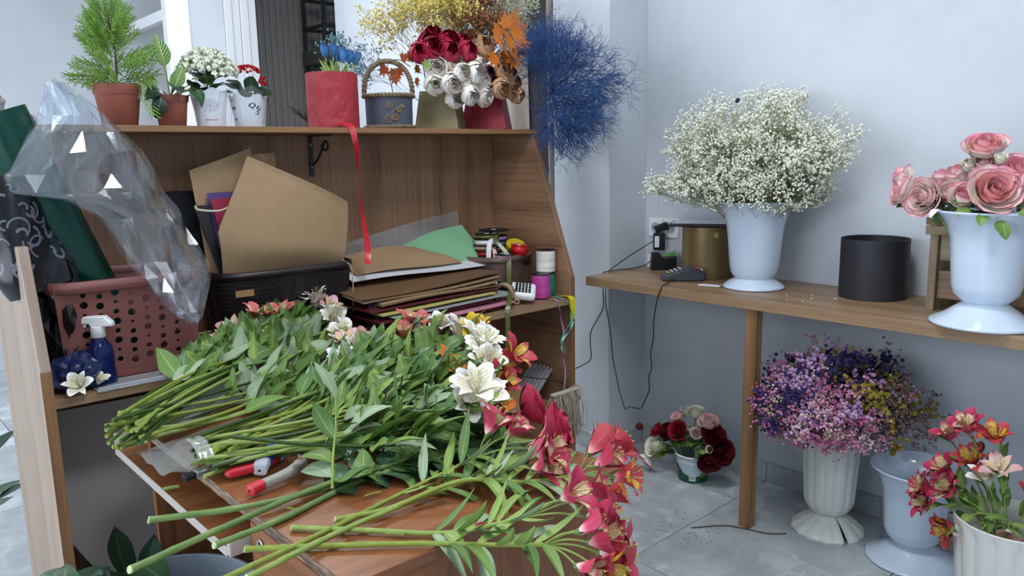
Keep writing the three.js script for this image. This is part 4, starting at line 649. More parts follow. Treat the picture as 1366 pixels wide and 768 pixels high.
{
  const o = thing('artificial_maple_sprig', 'bright orange artificial maple leaves beside the peach peonies', 'leaves');
  part('twig', tube([V(1.86, 1.47, -2.19), V(1.84, 1.58, -2.13), V(1.85, 1.68, -2.10)], .002, 8, 5), M.twigBrown, o);
  [[1.80, 1.60, -2.07, V(-.5, -.6, .5)], [1.82, 1.62, -2.06, V(.1, -.9, .5)], [1.83, 1.64, -2.07, V(-.6, .5, .5)], [1.85, 1.65, -2.07, V(.5, .4, .5)], [1.87, 1.67, -2.08, V(.4, .9, .3)], [1.875, 1.64, -2.07, V(.6, -.5, .4)], [1.845, 1.61, -2.06, V(.2, -.8, .6)], [1.815, 1.635, -2.05, V(-.8, .1, .5)], [1.865, 1.62, -2.05, V(.7, .2, .6)], [1.835, 1.66, -2.06, V(-.2, .9, .5)], [1.80, 1.615, -2.05, V(-.3, -.2, .9)], [1.885, 1.665, -2.07, V(.8, .5, .4)], [1.83, 1.635, -2.045, V(.1, -.7, .6)], [1.845, 1.65, -2.05, V(-.5, -.4, .7)], [1.855, 1.64, -2.045, V(.6, -.3, .6)]].forEach(([x, y, z, d]) => set(part('maple_leaf', MAPLE, M.mapleOrange, o), V(x, y, z), aim(d, V(rr(-.4, .4), .2, 1)), rr(.08, .11)));
  set(part('green_leaf', MAPLE, M.leafC, thing('artificial_leaf', 'green lobed leaf peeping out left of the white peonies'.replace(' left of', ' beside'), 'leaf')), V(1.535, 1.545, -2.08), aim(V(-.8, -.2, .4), V(0, .3, 1)), .055);
}
// ---- dried sprays behind the peonies
function sprayThing(name, label, cat, base, dirs, variants, m, tipM, h, group, tipR = 0) {
  const o = thing(name, label, cat, base, 0, group);
  dirs.forEach(([d, s], i) => { const v = variants[i % variants.length]; const t = part('sprig', v.twigs, m, o); set(t, V(0, 0, 0), aim(d, V(rr(-1, 1), rr(-1, 1), rr(-1, 1))), h * s); t.userData.kind = 'stuff'; if (tipM) { const b = part('blossoms', v.tips, Array.isArray(tipM) ? tipM[i % tipM.length] : tipM, t); b.userData.kind = 'stuff'; } });
  return o;
}
function sprigGeos(s, levels, n, spread, curl, tipR, rs = 3, thick = 1) { const g = sprig(s, levels, n, spread, 1, curl); return { twigs: merge(g.segs.map(([p, r]) => tube(p, max(r * thick, .0010 * thick), 2, rs, false))), tips: tipR ? merge(g.tips.map(([p]) => at(new THREE.IcosahedronGeometry(tipR * (.7 + .6 * hash2(Math.floor(p.x * 9999), Math.floor(p.y * 9999), 3)), 0), p))) : null }; }
const cone = (n, axis, ang, f) => Array.from({ length: n }, (_, i) => { const a = i * 2.399, r = ang * sqrt((i + .5) / n), x = aim(axis, V(.3, .1, 1)); return [V(sin(r) * cos(a), cos(r), sin(r) * sin(a)).applyQuaternion(x), rr(.75, 1.1) * (f ? f(r / ang) : 1)]; });
M.blueDry = mat({ color: 0x2c558e, roughness: .7 });
{
  const bv = [1, 2, 3].map(s => sprigGeos(s * 31, 3, 4.4, 1.1, .22, 0, 3, 1.0));
  sprayThing('dried_limonium', 'big blue dyed bush of fine dried twigs overhanging the cabinet end', 'dried flowers', [2.0, 1.47, -1.99], cone(100, V(.75, .22, .62), 1.8), bv, M.blueDry, null, .33);
  const yv = [5, 6].map(s => sprigGeos(s * 17, 4, 3.6, .6, .05, .0085, 3, .5));
  sprayThing('dried_gypsophila', 'yellow dyed dried gypsophila rising behind the crimson peonies', 'dried flowers', [1.70, 1.46, -2.24], cone(17, V(-.12, 1, -.1), .55), yv, mat({ color: 0x9a8a4a, roughness: .8 }), mat({ color: 0xe0cf70, roughness: .7 }), .42);
  sprayThing('dried_gypsophila', 'pinkish brown dried gypsophila behind the orange maple leaves', 'dried flowers', [1.84, 1.46, -2.24], cone(20, V(.1, 1, -.05), .38), yv, mat({ color: 0x7a5a42, roughness: .8 }), [mat({ color: 0xb98a80, roughness: .7 }), mat({ color: 0xa8724a, roughness: .7 })], .42);
  sprayThing('dried_gypsophila', 'sparse grey-teal dried sprigs above the rope-handled basket', 'dried flowers', [1.62, 1.44, -2.26], cone(3, V(-.85, .62, -.2), .3), yv, mat({ color: 0x6a7a7a, roughness: .8 }), mat({ color: 0x5d8a92, roughness: .7 }), .38);
  sprayThing('dried_gypsophila', 'pale green dried sprigs between brown and blue bushes', 'dried flowers', [1.95, 1.48, -2.24], cone(7, V(.15, 1, 0), .3), yv, mat({ color: 0x8a8a6a, roughness: .8 }), mat({ color: 0xb9bfa0, roughness: .7 }), .40);
}
// ---- red ribbon that hangs from the shelf
M.satinRed = mat({ color: 0xc41826, roughness: .3 });
function ribbon(pts, w, wd, m, name, label, cat = 'ribbon', group) { const P = pts.map(p => V(...p)), c = new THREE.CatmullRomCurve3(P, false, 'centripetal'); const g = surf((u, v) => c.getPoint(v).addScaledVector(typeof wd === 'function' ? wd(v) : wd, (u - .5) * w), 2, 60, .0006); return solo(name, g, m, label, cat, group); }
ribbon([[1.20, CT + .012, -2.10], [1.225, CT + .006, -2.075], [1.235, 1.29, -2.062], [1.24, 1.20, -2.065], [1.25, 1.08, -2.07], [1.25, .98, -2.05], [1.235, .93, -2.03]], .02, v => V(cos(v * 4), .2, sin(v * 4)), M.satinRed, 'ribbon', 'red satin ribbon hanging from the top shelf down to the woven basket');
// ---------------------------------------------------------------- things on the work shelf
const shapeHole = (x, y, r) => { const h = new THREE.Path(); h.absellipse(x, y, r, r, 0, 2 * PI, true); return h; };
M.basketPink = mat({ color: 0x84504c, roughness: .45 });
{ // laundry basket with round holes
  const o = thing('plastic_basket', 'dusty pink plastic basket with rows of round holes', 'basket', [.535, CS, -2.06], -.04);
  const w = .145, d = .105, h = .235;
  const holes = []; for (let c = 0; c < 7; c++) for (let r = 0; r < 8; r++) { const rad = [.0085, .0065, .004, .0085, .0065, .004, .0085, .006][(r + c * 2) % 8]; holes.push([-.10 + c * .0335, .045 + r * .0235 - (c % 2) * .006, rad]); }
  const wall = (W, hs) => extrude([[-W, 0], [W, 0], [W + .014, h], [-W - .014, h]], .004, .0006, hs.map(a => shapeHole(...a)));
  const f = at(wall(w, holes), V(0, 0, 0), new THREE.Quaternion().setFromEuler(new THREE.Euler(.09, 0, 0))); f.translate(0, .003, d - .008);
  part('front_panel', f, M.basketPink, o);
  const b = at(wall(w, []), V(0, 0, 0), new THREE.Quaternion().setFromEuler(new THREE.Euler(-.09, 0, 0))); b.translate(0, .003, -d + .004); part('back_wall_panel', b, M.basketPink, o).name = 'rear_panel';
  for (const s of [-1, 1]) { const g = wall(d - .012, s < 0 ? holes.filter(a => abs(a[0]) < .08) : holes.filter(a => abs(a[0]) < .08)); g.rotateY(PI / 2); const k = at(g, V(s * (w - .004), .003, 0), new THREE.Quaternion().setFromEuler(new THREE.Euler(0, 0, -s * .06))); part('side_panel', k, M.basketPink, o); }
  part('bottom_plate', bb(-w, w, 0, .004, -d + .01, d - .01), M.basketPink, o);
  const rim = []; const rw = w + .018, rd = d + .02; for (let i = 0; i <= 48; i++) { const a = i / 48 * 2 * PI, c = cos(a), s = sin(a); rim.push(V(rw * Math.sign(c) * pow(abs(c), .25), h - .004, rd * Math.sign(s) * pow(abs(s), .25))); } const rc = new THREE.CatmullRomCurve3(rim, true);
  part('rim', surf((u, v) => { const p = rc.getPoint(v), t = rc.getTangent(v), n = V(t.z, 0, -t.x).normalize(), a = u * 2 * PI; return p.addScaledVector(n, .010 * cos(a)).add(V(0, .014 * Math.sign(sin(a)) * pow(abs(sin(a)), .5), 0)); }, 10, 120), M.basketPink, o);
}
// rolls leaning in the basket
function roll(name, label, cat, p0, p1, r, m, wrinkle = .01) { const a = V(...p0), b = V(...p1), L = a.distanceTo(b), q = aim(b.clone().sub(a), V(0, 0, 1)); const o = thing(name, label, cat); const g = surf((u, v) => { const an = u * 2 * PI, rr_ = r * (1 + wrinkle * sin(an * 5 + v * 6) + wrinkle * sin(an * 3 - v * 9)); return V(rr_ * cos(an), v * L, rr_ * sin(an)); }, 36, 12); set(part('rolled_sheet', g, m, o), a, q); set(part('roll_end', new THREE.CircleGeometry(r * .96, 24).rotateX(-PI / 2).translate(0, L - .004, 0), mat({ color: 0x15231f, roughness: .8 }), o), a, q); return o; }
M.foilGreen = mat({ map: tex(64, 128, (u, v) => mix3(hex(0x053228), hex(0x0a4c3d), fbm(u, v, 10, 3, 3, 61))), roughness: .22, metalness: .25 });
const damask = canvasTex(256, 256, (c, w, h) => { c.fillStyle = '#15151b'; c.fillRect(0, 0, w, h); c.strokeStyle = '#6e727e'; c.lineCap = 'round'; const q = rng(4); for (let i = 0; i < 26; i++) { const x = q() * w, y = q() * h, r = 8 + q() * 16, a = q() * 6; c.lineWidth = 3 + q() * 4; c.beginPath(); c.arc(x, y, r, a, a + 3.6); c.stroke(); c.beginPath(); c.arc(x + r, y - r * .6, r * .5, a + 2, a + 5); c.stroke(); } });
const rollG = roll('wrapping_roll', 'dark green shiny roll of wrapping film leaning in the pink basket', 'wrapping roll', [.535, .775, -2.06], [.33, 1.365, -2.075], .06, M.foilGreen);
part('printed_strip', at(surf((u, v) => { const a = 1.35 + u * .5; return V(.0612 * sin(a), v * .6, .0612 * cos(a)); }, 6, 2), V(.535, .775, -2.06), aim(V(-.205, .59, -.015), V(0, 0, 1))), mat({ map: canvasTex(64, 512, (c, w, h) => { c.fillStyle = '#071612'; c.fillRect(0, 0, w, h); c.fillStyle = '#b99a4a'; for (let i = 0; i < 34; i++) c.fillRect(14 + (i % 3) * 6, 10 + i * 15, 26, 6); }), roughness: .3 }), rollG);
roll('wrapping_roll', 'black roll of wrapping film standing behind the green roll', 'wrapping roll', [.46, .79, -2.10], [.29, 1.30, -2.13], .045, mat({ color: 0x0c0c10, roughness: .3 }));
{
  const o = roll('wrapping_roll', 'roll of pale film with a dark red band at the top of the basket', 'wrapping roll', [.50, .90, -2.13], [.37, 1.352, -2.14], .048, M.filmHazy); part('red_band', at(cyl(.0465, .0465, .022, 28, 0, 0, 0, true), V(.372, 1.345, -2.14).addScaledVector(V(.13, -.452, -.01).normalize(), .035), aim(V(-.13, .452, -.01), V(0, 0, 1))), M.satinRed, o);
  const g = surf((u, v) => { const a = u * PI * 1.1 - .2; return V(.075 * cos(a) * (1 + .06 * sin(v * 12)) , v * .26, .05 * sin(a) + .012 * sin(u * 9 + v * 5)); }, 20, 16);
  const d = solo('gift_bag', at(g, V(.365, .97, -2.0), new THREE.Quaternion().setFromEuler(new THREE.Euler(-.15, .2, .28))), mat({ map: damask, roughness: .22 }), 'black bag with silver scroll pattern hanging at the cabinet end', 'bag');
  const bag = (label, name, c, rx, ry, rz, m, s) => { const g2 = new THREE.IcosahedronGeometry(1, 5), p = g2.attributes.position; for (let i = 0; i < p.count; i++) { const v = V(p.getX(i), p.getY(i), p.getZ(i)); const k = 1 + .16 * sin(v.x * 6 + s) * sin(v.y * 5 + s * 2) + .10 * sin(v.z * 13 + v.y * 9 + s) + .05 * sin(v.x * 23 + v.y * 17); p.setXYZ(i, v.x * rx * k, max(v.y * ry * k, -ry * .8), v.z * rz * k); } g2.computeVertexNormals(); const o2 = solo(name, fix(g2).translate(...c), m, label, 'bag'); return o2; };
  bag('crumpled black plastic bag squeezed between basket and cabinet side', 'plastic_bag', [.395, CS + .165, -2.05], .05, .16, .10, mat({ color: 0x08080a, roughness: .3 }), 1);
  bag('dark blue plastic bag lying beside the spray bottle', 'plastic_bag', [.398, CS + .037, -1.945], .06, .045, .055, mat({ color: 0x12224e, roughness: .3 }), 3);
}
{ // big clear film draped over basket
  const rows = [ // outline columns from top to bottom: [left, right] points
    [V(.418, 1.43, -2.03), V(.45, 1.43, -2.02)], [V(.40, 1.36, -1.99), V(.53, 1.37, -2.03)], [V(.345, 1.28, -1.95), V(.60, 1.29, -2.03)], [V(.305, 1.20, -1.93), V(.64, 1.20, -2.02)], [V(.455, 1.155, -1.91), V(.68, 1.11, -2.01)], [V(.52, 1.04, -1.91), V(.71, 1.03, -2.0)], [V(.56, .97, -1.90), V(.725, .99, -1.97)], [V(.60, .90, -1.885), V(.68, .90, -1.92)], [V(.625, .875, -1.88), V(.64, .875, -1.885)]];
  const L = new THREE.CatmullRomCurve3(rows.map(r => r[0])), R2 = new THREE.CatmullRomCurve3(rows.map(r => r[1]));
  const film = (off, s) => surf((u, v) => { const p = L.getPoint(v).lerp(R2.getPoint(v), u); const w1 = abs(((u * 3.1 + v * 1.3 + s) % 1) - .5) * 2, w2 = abs(((u * 2.2 - v * 2.7 + s * 1.7 + 4) % 1) - .5) * 2, w3 = abs(((v * 5.3 + u * .6 + s) % 1) - .5) * 2; const j = (k) => hash2(Math.round(u * 9), Math.round(v * 15), k + Math.round(s * 10)) - .5; p.z += off + .022 * (w1 - .5) + .036 * j(1) + .04 * sin(u * PI); p.x += .02 * j(2) * sin(u * PI); p.y += .02 * j(3) * sin(u * PI); return p; }, 9, 15);
  const o = thing('clear_film_bag', 'large crumpled sleeve of clear film spilling over the pink basket', 'plastic film'); M.filmBag = phys({ color: 0xf2f6fa, transmission: .97, thickness: 0, roughness: .09, ior: 1.75, specularIntensity: 1 });
  const facet = g => { const f = g.toNonIndexed(); f.computeVertexNormals(); return fix(f); }; part('front_sheet', facet(film(.02, .2)), M.filmBag, o); part('rear_sheet', facet(film(-.03, .6)), M.filmBag, o); part('middle_sheet', facet(film(-.005, .9)), M.filmBag, o);
}
{ // spray bottle
  const o = thing('spray_bottle', 'dark blue translucent spray bottle with white trigger head', 'bottle', [.452, CS, -1.94], -.65);
  part('bottle_body', lathe([[0, 0], [.027, 0], [.031, .004], [.031, .012], [.028, .04], [.029, .065], [.0265, .088], [.015, .105], [.0125, .112], [.0125, .118], [0, .118]], 32), phys({ color: 0x1c2c78, transmission: .55, thickness: .02, roughness: .12, ior: 1.4 }), o);
  part('collar', lathe([[0, .112], [.0155, .112], [.0155, .136], [.013, .138], [0, .138]], 28), M.whitePlastic, o);
  part('trigger_head', [at(extrude([[-.046, .008], [-.042, .024], [-.02, .026], [.02, .026], [.036, .01], [.036, .002], [.012, .0], [-.012, 0], [-.016, .008]], .020, .003), V(0, .136, -.01))], M.whitePlastic, o);
  part('nozzle', at(new THREE.CylinderGeometry(.0075, .0075, .012, 14).rotateZ(PI / 2), V(-.05, .153, 0)), M.whitePlastic, o);
  part('trigger', tube([V(-.026, .146, 0), V(-.031, .134, 0), V(-.038, .120, 0), V(-.044, .112, 0)], t => lerp(.005, .003, t), 12, 8), M.whitePlastic, o);
}
{ // fallen white alstroemeria, clear tray
  const o = thing('fallen_flower', 'fallen white alstroemeria blossom on the shelf edge', 'flower'); alstroBloom('white', o, V(.392, CS + .012, -1.888), V(-.3, .6, .6), .85, 2); alstroBloom('white', o, V(.43, CS + .012, -1.90), V(.3, .8, .3), .6, 1); set(part('leaf', LEAF.rose[1], M.leafC, o), V(.41, CS + .015, -1.90), aim(V(.2, 1, 0), V(0, .2, 1)), .4);
  const t = thing('clear_tray', 'flat clear plastic tray beside the pale stem ends', 'tray'); part('tray_plate', bb(.42, .62, CS + .001, CS + .004, -1.95, -1.862), M.filmHazy, t); part('tray_lip', bb(.42, .62, CS + .004, CS + .012, -1.866, -1.862), M.filmHazy, t);
}
// ---------------------------------------------------------------- dark woven basket with kraft paper
M.weaveDark = mat({ color: 0x1d1418, roughness: .4 });
function wovenBasket(o, w, d, h, flareK, m, rimM, mh, step, rot = 0) {
  const pt = (u, v, off = 0) => { const a = u * 2 * PI, c = cos(a), s = sin(a), k = 1 + flareK * v; return V((w * k + off) * Math.sign(c) * pow(abs(c), .45), v * h, (d * k + off) * Math.sign(s) * pow(abs(s), .45)); };
  part('inner_lining', surf((u, v) => pt(u, v * .97, -.004), 60, 2), mh, o); part('bottom_plate', surf((u, v) => pt(u, .01, -.002).multiplyScalar(1).lerp(V(0, .003, 0), v), 40, 2), m, o);
  // knit of short loops: three strand shapes joined into one part
  const nU = Math.round((w + d) * 4 / step), nV = Math.round(h * .9 / (step * 1.15)), l = [], q = new THREE.TorusGeometry(step * .42, step * .16, 4, 7);
  for (let j = 0; j < nV; j++) for (let i = 0; i < nU; i++) { const u = (i + (j % 2) * .5) / nU, v = (j + .5) / nV * .92, p = pt(u, v, .001), e = pt(u + .002, v, .001), t = e.clone().sub(p).normalize(), n = V(t.z, 0, -t.x); if (n.dot(p) < 0) n.negate(); l.push(at(q, p, aim(V(0, 1, 0), n), V(1, 1.15, .7))); }
  const k = part('woven_knit', l, m, o); k.userData.kind = 'stuff';
  part('rim', surf((u, v) => { const p = pt(v, 1, .001), e = pt(v + .004, 1, .001), t = e.sub(p).normalize(), n = V(t.z, 0, -t.x), a = u * 2 * PI; return p.clone().addScaledVector(n, .007 * cos(a)).add(V(0, .011 * sin(a), 0)); }, 8, 100), rimM, o);
}
{
  const o = thing('woven_basket', 'dark brown woven-look plastic basket full of folded kraft paper', 'basket', [1.0, CS, -2.155], -.02);
  wovenBasket(o, .185, .105, .195, .12, M.weaveDark, M.weaveDark, M.weaveDark, .0105);
  part('handle_slot', surf((u, v) => { const p = V(-.175 + u * .05, .14 + v * .018, .1185 + .004 * u); return p; }, 2, 2, .002), mat({ color: 0xa37c52, roughness: .7 }), o);
}
const kraftTex = tex(256, 256, (u, v) => mix3(hex(0xae9270), hex(0x9c805e), .6 * fbm(u, v, 5, 5, 4, 71) + .4 * fbm(u, v, 60, 8, 2, 72))); M.kraft = mat({ map: kraftTex, roughness: .75 });
M.kraftB = mat({ map: kraftTex, color: 0xe0d2c0, roughness: .8 });
function paper(name, label, cat, corners, bulge, m, th = .0015) { const [a, b, c, d] = corners.map(p => V(...p)); const n = b.clone().sub(a).cross(d.clone().sub(a)).normalize(); return solo(name, surf((u, v) => { const p = a.clone().lerp(b, u).lerp(d.clone().lerp(c, u), v); return p.addScaledVector(n, bulge * sin(PI * u) * (.5 + .5 * v) + .003 * sin(u * 7 + v * 4)); }, 18, 18, th), m, label, cat); }
{ // folded kraft sheet that fills the basket's front
  const o = thing('kraft_sheet', 'large folded kraft paper sheet standing tilted in the dark woven basket', 'paper');
  const fold = (z, up) => surf((u, v) => { const A = V(.815, .965 - up, z), B = V(1.175, .955 - up, z), C = V(1.215, 1.105, z - .02), D = V(.905, 1.25, z - .02), l = A.clone().lerp(V(.80, 1.06, z), clamp(v * 2)).lerp(D, clamp(v * 2 - 1)), r = B.clone().lerp(C, v); const p = l.lerp(r, u); p.z += .03 * sin(PI * u) * smooth(0, .45, v) - .02 * (1 - smooth(0, .4, v)) + .006 * sin(u * 6 + v * 3); return p; }, 24, 24, .001);
  part('front_leaf', fold(-2.075, .06), M.kraft, o); part('rear_leaf', fold(-2.10, .06).translate(.014, .012, 0), M.kraft, o);
  paper('kraft_sheet', 'smaller kraft sheet sticking up behind the large folded one', 'paper', [[.80, .93, -2.16], [.95, .93, -2.16], [.955, 1.285, -2.17], [.775, 1.225, -2.17]], .01, M.kraft);
  paper('kraft_sheet', 'narrow kraft sheet corner at the very back of the woven basket', 'paper', [[.93, .93, -2.19], [1.06, .93, -2.19], [1.04, 1.27, -2.2], [.95, 1.265, -2.2]], .008, M.kraft);
  paper('black_board', 'black card leaning behind the pink sheets in the woven basket', 'card', [[.80, .90, -2.20], [.93, .90, -2.20], [.87, 1.165, -2.23], [.69, 1.17, -2.23]], .004, M.blackMatte, .004);
  paper('black_board', 'narrow black folder with a pale handle in the woven basket', 'card', [[.83, .90, -2.13], [.92, .90, -2.13], [.90, 1.125, -2.16], [.775, 1.13, -2.16]], .004, mat({ color: 0x24242b, roughness: .6 }), .006);
  paper('tissue_sheet', 'deep pink sheet half hidden by kraft paper', 'paper', [[.85, .91, -2.12], [.95, .91, -2.12], [.93, 1.15, -2.14], [.815, 1.145, -2.14]], .004, mat({ color: 0xa02644, roughness: .6 }));
  paper('tissue_sheet', 'purple sheet edge above the deep pink sheet', 'paper', [[.84, .91, -2.145], [.94, .91, -2.145], [.93, 1.165, -2.15], [.81, 1.162, -2.15]], .004, mat({ color: 0x5f4a8a, roughness: .6 }));
  solo('paper_handle', tube([V(.775, 1.128, -2.15), V(.77, 1.12, -2.115), V(.82, 1.115, -2.10), V(.86, 1.125, -2.12)], .003, 16, 6), mat({ color: 0xd9d0b8, roughness: .8 }), 'cream twisted paper cord of the black folder', 'cord').name = 'twisted_cord';
  const tb = thing('glass_tube', 'small clear tube standing behind the kraft paper', 'tube', [1.135, 1.09, -2.18]); part('tube_wall', lathe([[0, -.16], [.007, -.16], [.007, .08], [.0062, .08], [.0062, -.15], [0, -.15]], 16), M.film, tb); part('cap', lathe([[0, -.002], [.009, -.002], [.009, .012], [0, .012]], 12), M.kraftB, tb);
  solo('string', tube([V(1.16, .95, -2.05), V(1.178, .93, -2.035), V(1.18, .86, -2.03), V(1.176, .79, -2.032)], .0014, 16, 5), mat({ color: 0xb9a88c, roughness: .9 }), 'thin twine hanging down the dark woven basket', 'string');
}
// ---------------------------------------------------------------- stack of wrapping sheets
{
  const mats = { kraft: M.kraft, brown: mat({ map: kraftTex, color: 0xa99684, roughness: .8 }), white: mat({ color: 0xd8dade, roughness: .6 }), wine: mat({ color: 0x5e1826, roughness: .6 }), red: mat({ color: 0x92202c, roughness: .6 }), mint: mat({ color: 0x7fb58c, roughness: .55 }), cream: mat({ color: 0xc2b46a, roughness: .6 }), silver: mat({ color: 0xb9bdc4, roughness: .3, metalness: .3 }), pink: mat({ color: 0xc98a98, roughness: .6 }) };
  const L = [['red', 'dark red sheet at the bottom of the wrapping paper stack', 1.22, 1.66, -1.90, -.02], ['pink', 'thin pink sheet jutting out below the wrapping paper stack', 1.26, 1.72, -1.895, .02], ['wine', 'wine red sheet low in the wrapping paper stack', 1.18, 1.64, -1.92, .0], ['silver', 'white roll edge sheet with silver dashes in the stack', 1.22, 1.71, -1.91, .0], ['cream', 'yellowish cream sheet in the middle of the stack', 1.19, 1.66, -1.925, .02], ['wine', 'broad wine red sheet in the middle of the stack', 1.16, 1.68, -1.94, -.02], ['brown', 'brown kraft sheet just above the wine red one', 1.20, 1.70, -1.94, .01], ['kraft', 'kraft sheet with a curled corner in the stack', 1.21, 1.69, -1.95, .02], ['kraft', 'wide kraft sheet second from the top of the stack', 1.15, 1.71, -1.96, -.01], ['brown', 'greyish brown sheet on top of the wrapping paper stack', 1.14, 1.71, -1.955, .0]];
  let y = CS + .0012; L.forEach(([k, label, x0, x1, zf, tw], i) => { const t = .0095 + .002 * (i % 3), yy = y + .0002, c = tw; const g = surf((u, v) => { const x = lerp(x0, x1, u) + .02 * tw * v, z = lerp(zf + (1 - u) * .035, -2.29, v); return V(x, yy + t + .004 * (1 - v) * sin(u * 5 + i) * (i > 5 ? 1 : .2) - .012 * pow(1 - v, 3) * (i > 6 ? (1 - u) : 0), z); }, 14, 8, .0024 + .0022 * (i % 3)); solo('wrapping_sheet', g, mats[k], label, 'paper'); y += t; });
  // leaning tissue sheets
  paper('wrapping_sheet', 'mint green sheet leaning against the cabinet back', 'paper', [[1.42, .885, -2.17], [1.78, .875, -2.10], [1.78, 1.00, -2.25], [1.50, .935, -2.28]], .01, mats.mint);
  paper('wrapping_sheet', 'thin clear film sheet leaning above the mint green sheet', 'film', [[1.22, .91, -2.26], [1.76, .90, -2.24], [1.80, 1.05, -2.295], [1.25, .955, -2.30]], .006, M.film, .0006);
  paper('wrapping_sheet', 'white sheet lying across the stack below the mint green one', 'paper', [[1.21, .872, -2.08], [1.80, .868, -2.06], [1.78, .905, -2.26], [1.21, .91, -2.27]], .004, mats.white);
  paper('wrapping_sheet', 'crumpled kraft sheet between white and mint sheets', 'paper', [[1.24, .885, -2.11], [1.66, .882, -2.10], [1.60, .935, -2.24], [1.26, .93, -2.26]], .014, mats.kraft);
  const wl = []; for (let i = 0; i < 30; i++) { wl.push(tube([V(1.20 + rr(-.02, .02), CS + .07 + rr(-.02, .04), -1.96 + rr(-.02, .02)), V(1.21 + rr(-.03, .03), CS + .06 + rr(-.03, .03), -1.94 + rr(-.02, .02)), V(1.22 + rr(-.03, .03), CS + .05 + rr(-.04, .03), -1.93)], .0008, 5, 3)); } const fr = solo('ribbon_fringe', wl, mat({ color: 0x6d6478, roughness: .9 }), 'lilac grey thread tangle at the end of the paper stack', 'thread'); fr.userData.kind = 'stuff';
}
// ---------------------------------------------------------------- small brown basket with ribbon reels
M.weaveBrown = mat({ color: 0x6e564c, roughness: .5 });
{
  const o = thing('lattice_basket', 'small taupe plastic basket with lattice pattern heaped with ribbon reels', 'basket', [1.845, CS, -2.125], .35);
  wovenBasket(o, .118, .085, .145, .08, M.weaveBrown, M.weaveBrown, M.weaveBrown, .009);
  part('handle_hole', surf((u, v) => { const a = u * 2 * PI; return V(.055 + .025 * cos(a) * v, .12 + .009 * sin(a) * v, .094); }, 20, 2, .001), M.black, o); part('lip', bb(-.1, .1, .138, .148, .086, .094, null, .003), M.weaveBrown, o);
}
function reel(label, x, y, z, r, w, m, tilt = [0, 0, 0], flange = M.blackMatte) { r *= 1.18; const o = thing('ribbon_reel', label, 'ribbon reel', [x, y, z]); o.rotation.set(...tilt); part('ribbon_winding', lathe([[.012, .0015], [r * .94, .0015], [r * .95, w / 2], [r * .94, w - .0015], [.012, w - .0015]], 32), m, o); part('flange', lathe([[.010, 0], [r, 0], [r, .0014], [.010, .0014]], 32), flange, o); part('flange', lathe([[.010, w - .0014], [r, w - .0014], [r, w], [.010, w]], 32), flange, o); part('core', lathe([[.0095, 0], [.0115, 0], [.0115, w], [.0095, w], [.0095, 0]], 16), M.whitePlastic, o); return o; }
const satin = c => mat({ color: c, roughness: .3 });
{
  const b = CS + .152;
  reel('reel of red ribbon at the bottom of the basket heap', 1.79, b, -2.12, .036, .02, satin(0xa8202a)); reel('reel of peach ribbon above the red reel', 1.795, b + .0205, -2.135, .037, .018, satin(0xc9a08a)); reel('reel of white ribbon between peach and olive reels', 1.795, b + .039, -2.13, .038, .022, satin(0xe6e6ea)); reel('reel of olive ribbon on top of the white reel', 1.80, b + .0615, -2.13, .039, .018, satin(0x68682c));
  reel('reel of tan ribbon below the light blue reel', 1.87, b + .001, -2.17, .036, .024, satin(0x8a6a48)); reel('reel of light blue ribbon in the basket heap', 1.87, b + .0255, -2.17, .038, .02, satin(0x7fa0c4)); reel('reel of lilac ribbon above the light blue reel', 1.872, b + .046, -2.17, .041, .019, satin(0xa487c8)); reel('small white reel crowned by a black disc', 1.868, b + .0655, -2.17, .024, .016, satin(0xd8d4d0)); reel('flat black reel on top of the heap', 1.868, b + .082, -2.17, .048, .005, M.blackMatte);
  reel('small dusty pink reel at the front of the basket', 1.80, b - .002, -2.045, .028, .016, satin(0xc8a0b4), [.15, 0, .05]); reel('glossy red reel lying at the basket front', 1.885, b + .002, -2.055, .026, .034, satin(0xc41420), [.1, 0, -.05], satin(0xc41420)); reel('second glossy red reel pushed against the basket rim', 1.925, b + .002, -2.08, .024, .026, satin(0xd02028), [.05, 0, .1], satin(0xc41420)); reel('yellow ribbon ring behind the red reels', 1.91, b + .02, -2.10, .03, .016, satin(0xd0b820), [.5, 0, .2], satin(0xd0b820)); reel('small green reel tucked below the tan one', 1.84, b + .0, -2.08, .02, .014, satin(0x0f7a44), [.5, 0, 0]);
  const ob = (pts, w, wd, c, label) => ribbon(pts, w, wd, satin(c), 'ribbon', label);
  ob([[1.80, b + .07, -2.09], [1.77, b + .05, -2.08], [1.755, b - .02, -2.07], [1.75, CS + .02, -2.06]], .017, V(.7, 0, .7), 0xe2e0e4, 'white ribbon end trailing off the reel basket'); ob([[1.79, b + .03, -2.09], [1.775, b + .02, -2.06], [1.77, b - .05, -2.05], [1.768, CS + .02, -2.04]], .014, V(.7, 0, .7), 0xd8bca8, 'peach ribbon end trailing off the reel basket'); ob([[1.76, CS + .05, -2.07], [1.75, CS + .02, -2.05], [1.78, CS + .008, -2.02], [1.80, CS + .01, -2.03]], .016, V(0, .8, .5), 0xb01c24, 'crumpled red ribbon end beside the reel basket');
  ob([[1.81, b + .085, -2.10], [1.79, b + .06, -2.07], [1.80, b + .01, -2.02], [1.76, CS + .09, -1.97], [1.70, CS + .04, -1.90], [1.665, CS + .006, -1.872], [1.655, CS - .06, -1.862], [1.652, .58, -1.862], [1.65, .41, -1.86]], .016, v => V(.8, 0, .6), 0x55562a, 'olive ribbon running over the shelf and hanging down in front');
  ob([[1.97, CS + .004, -1.92], [1.972, CS + .003, -1.874], [1.973, CS - .03, -1.868], [1.973, CS - .075, -1.868]], .022, V(1, 0, .15), 0xd6c81a, 'short bright yellow ribbon hanging over the shelf edge');
}
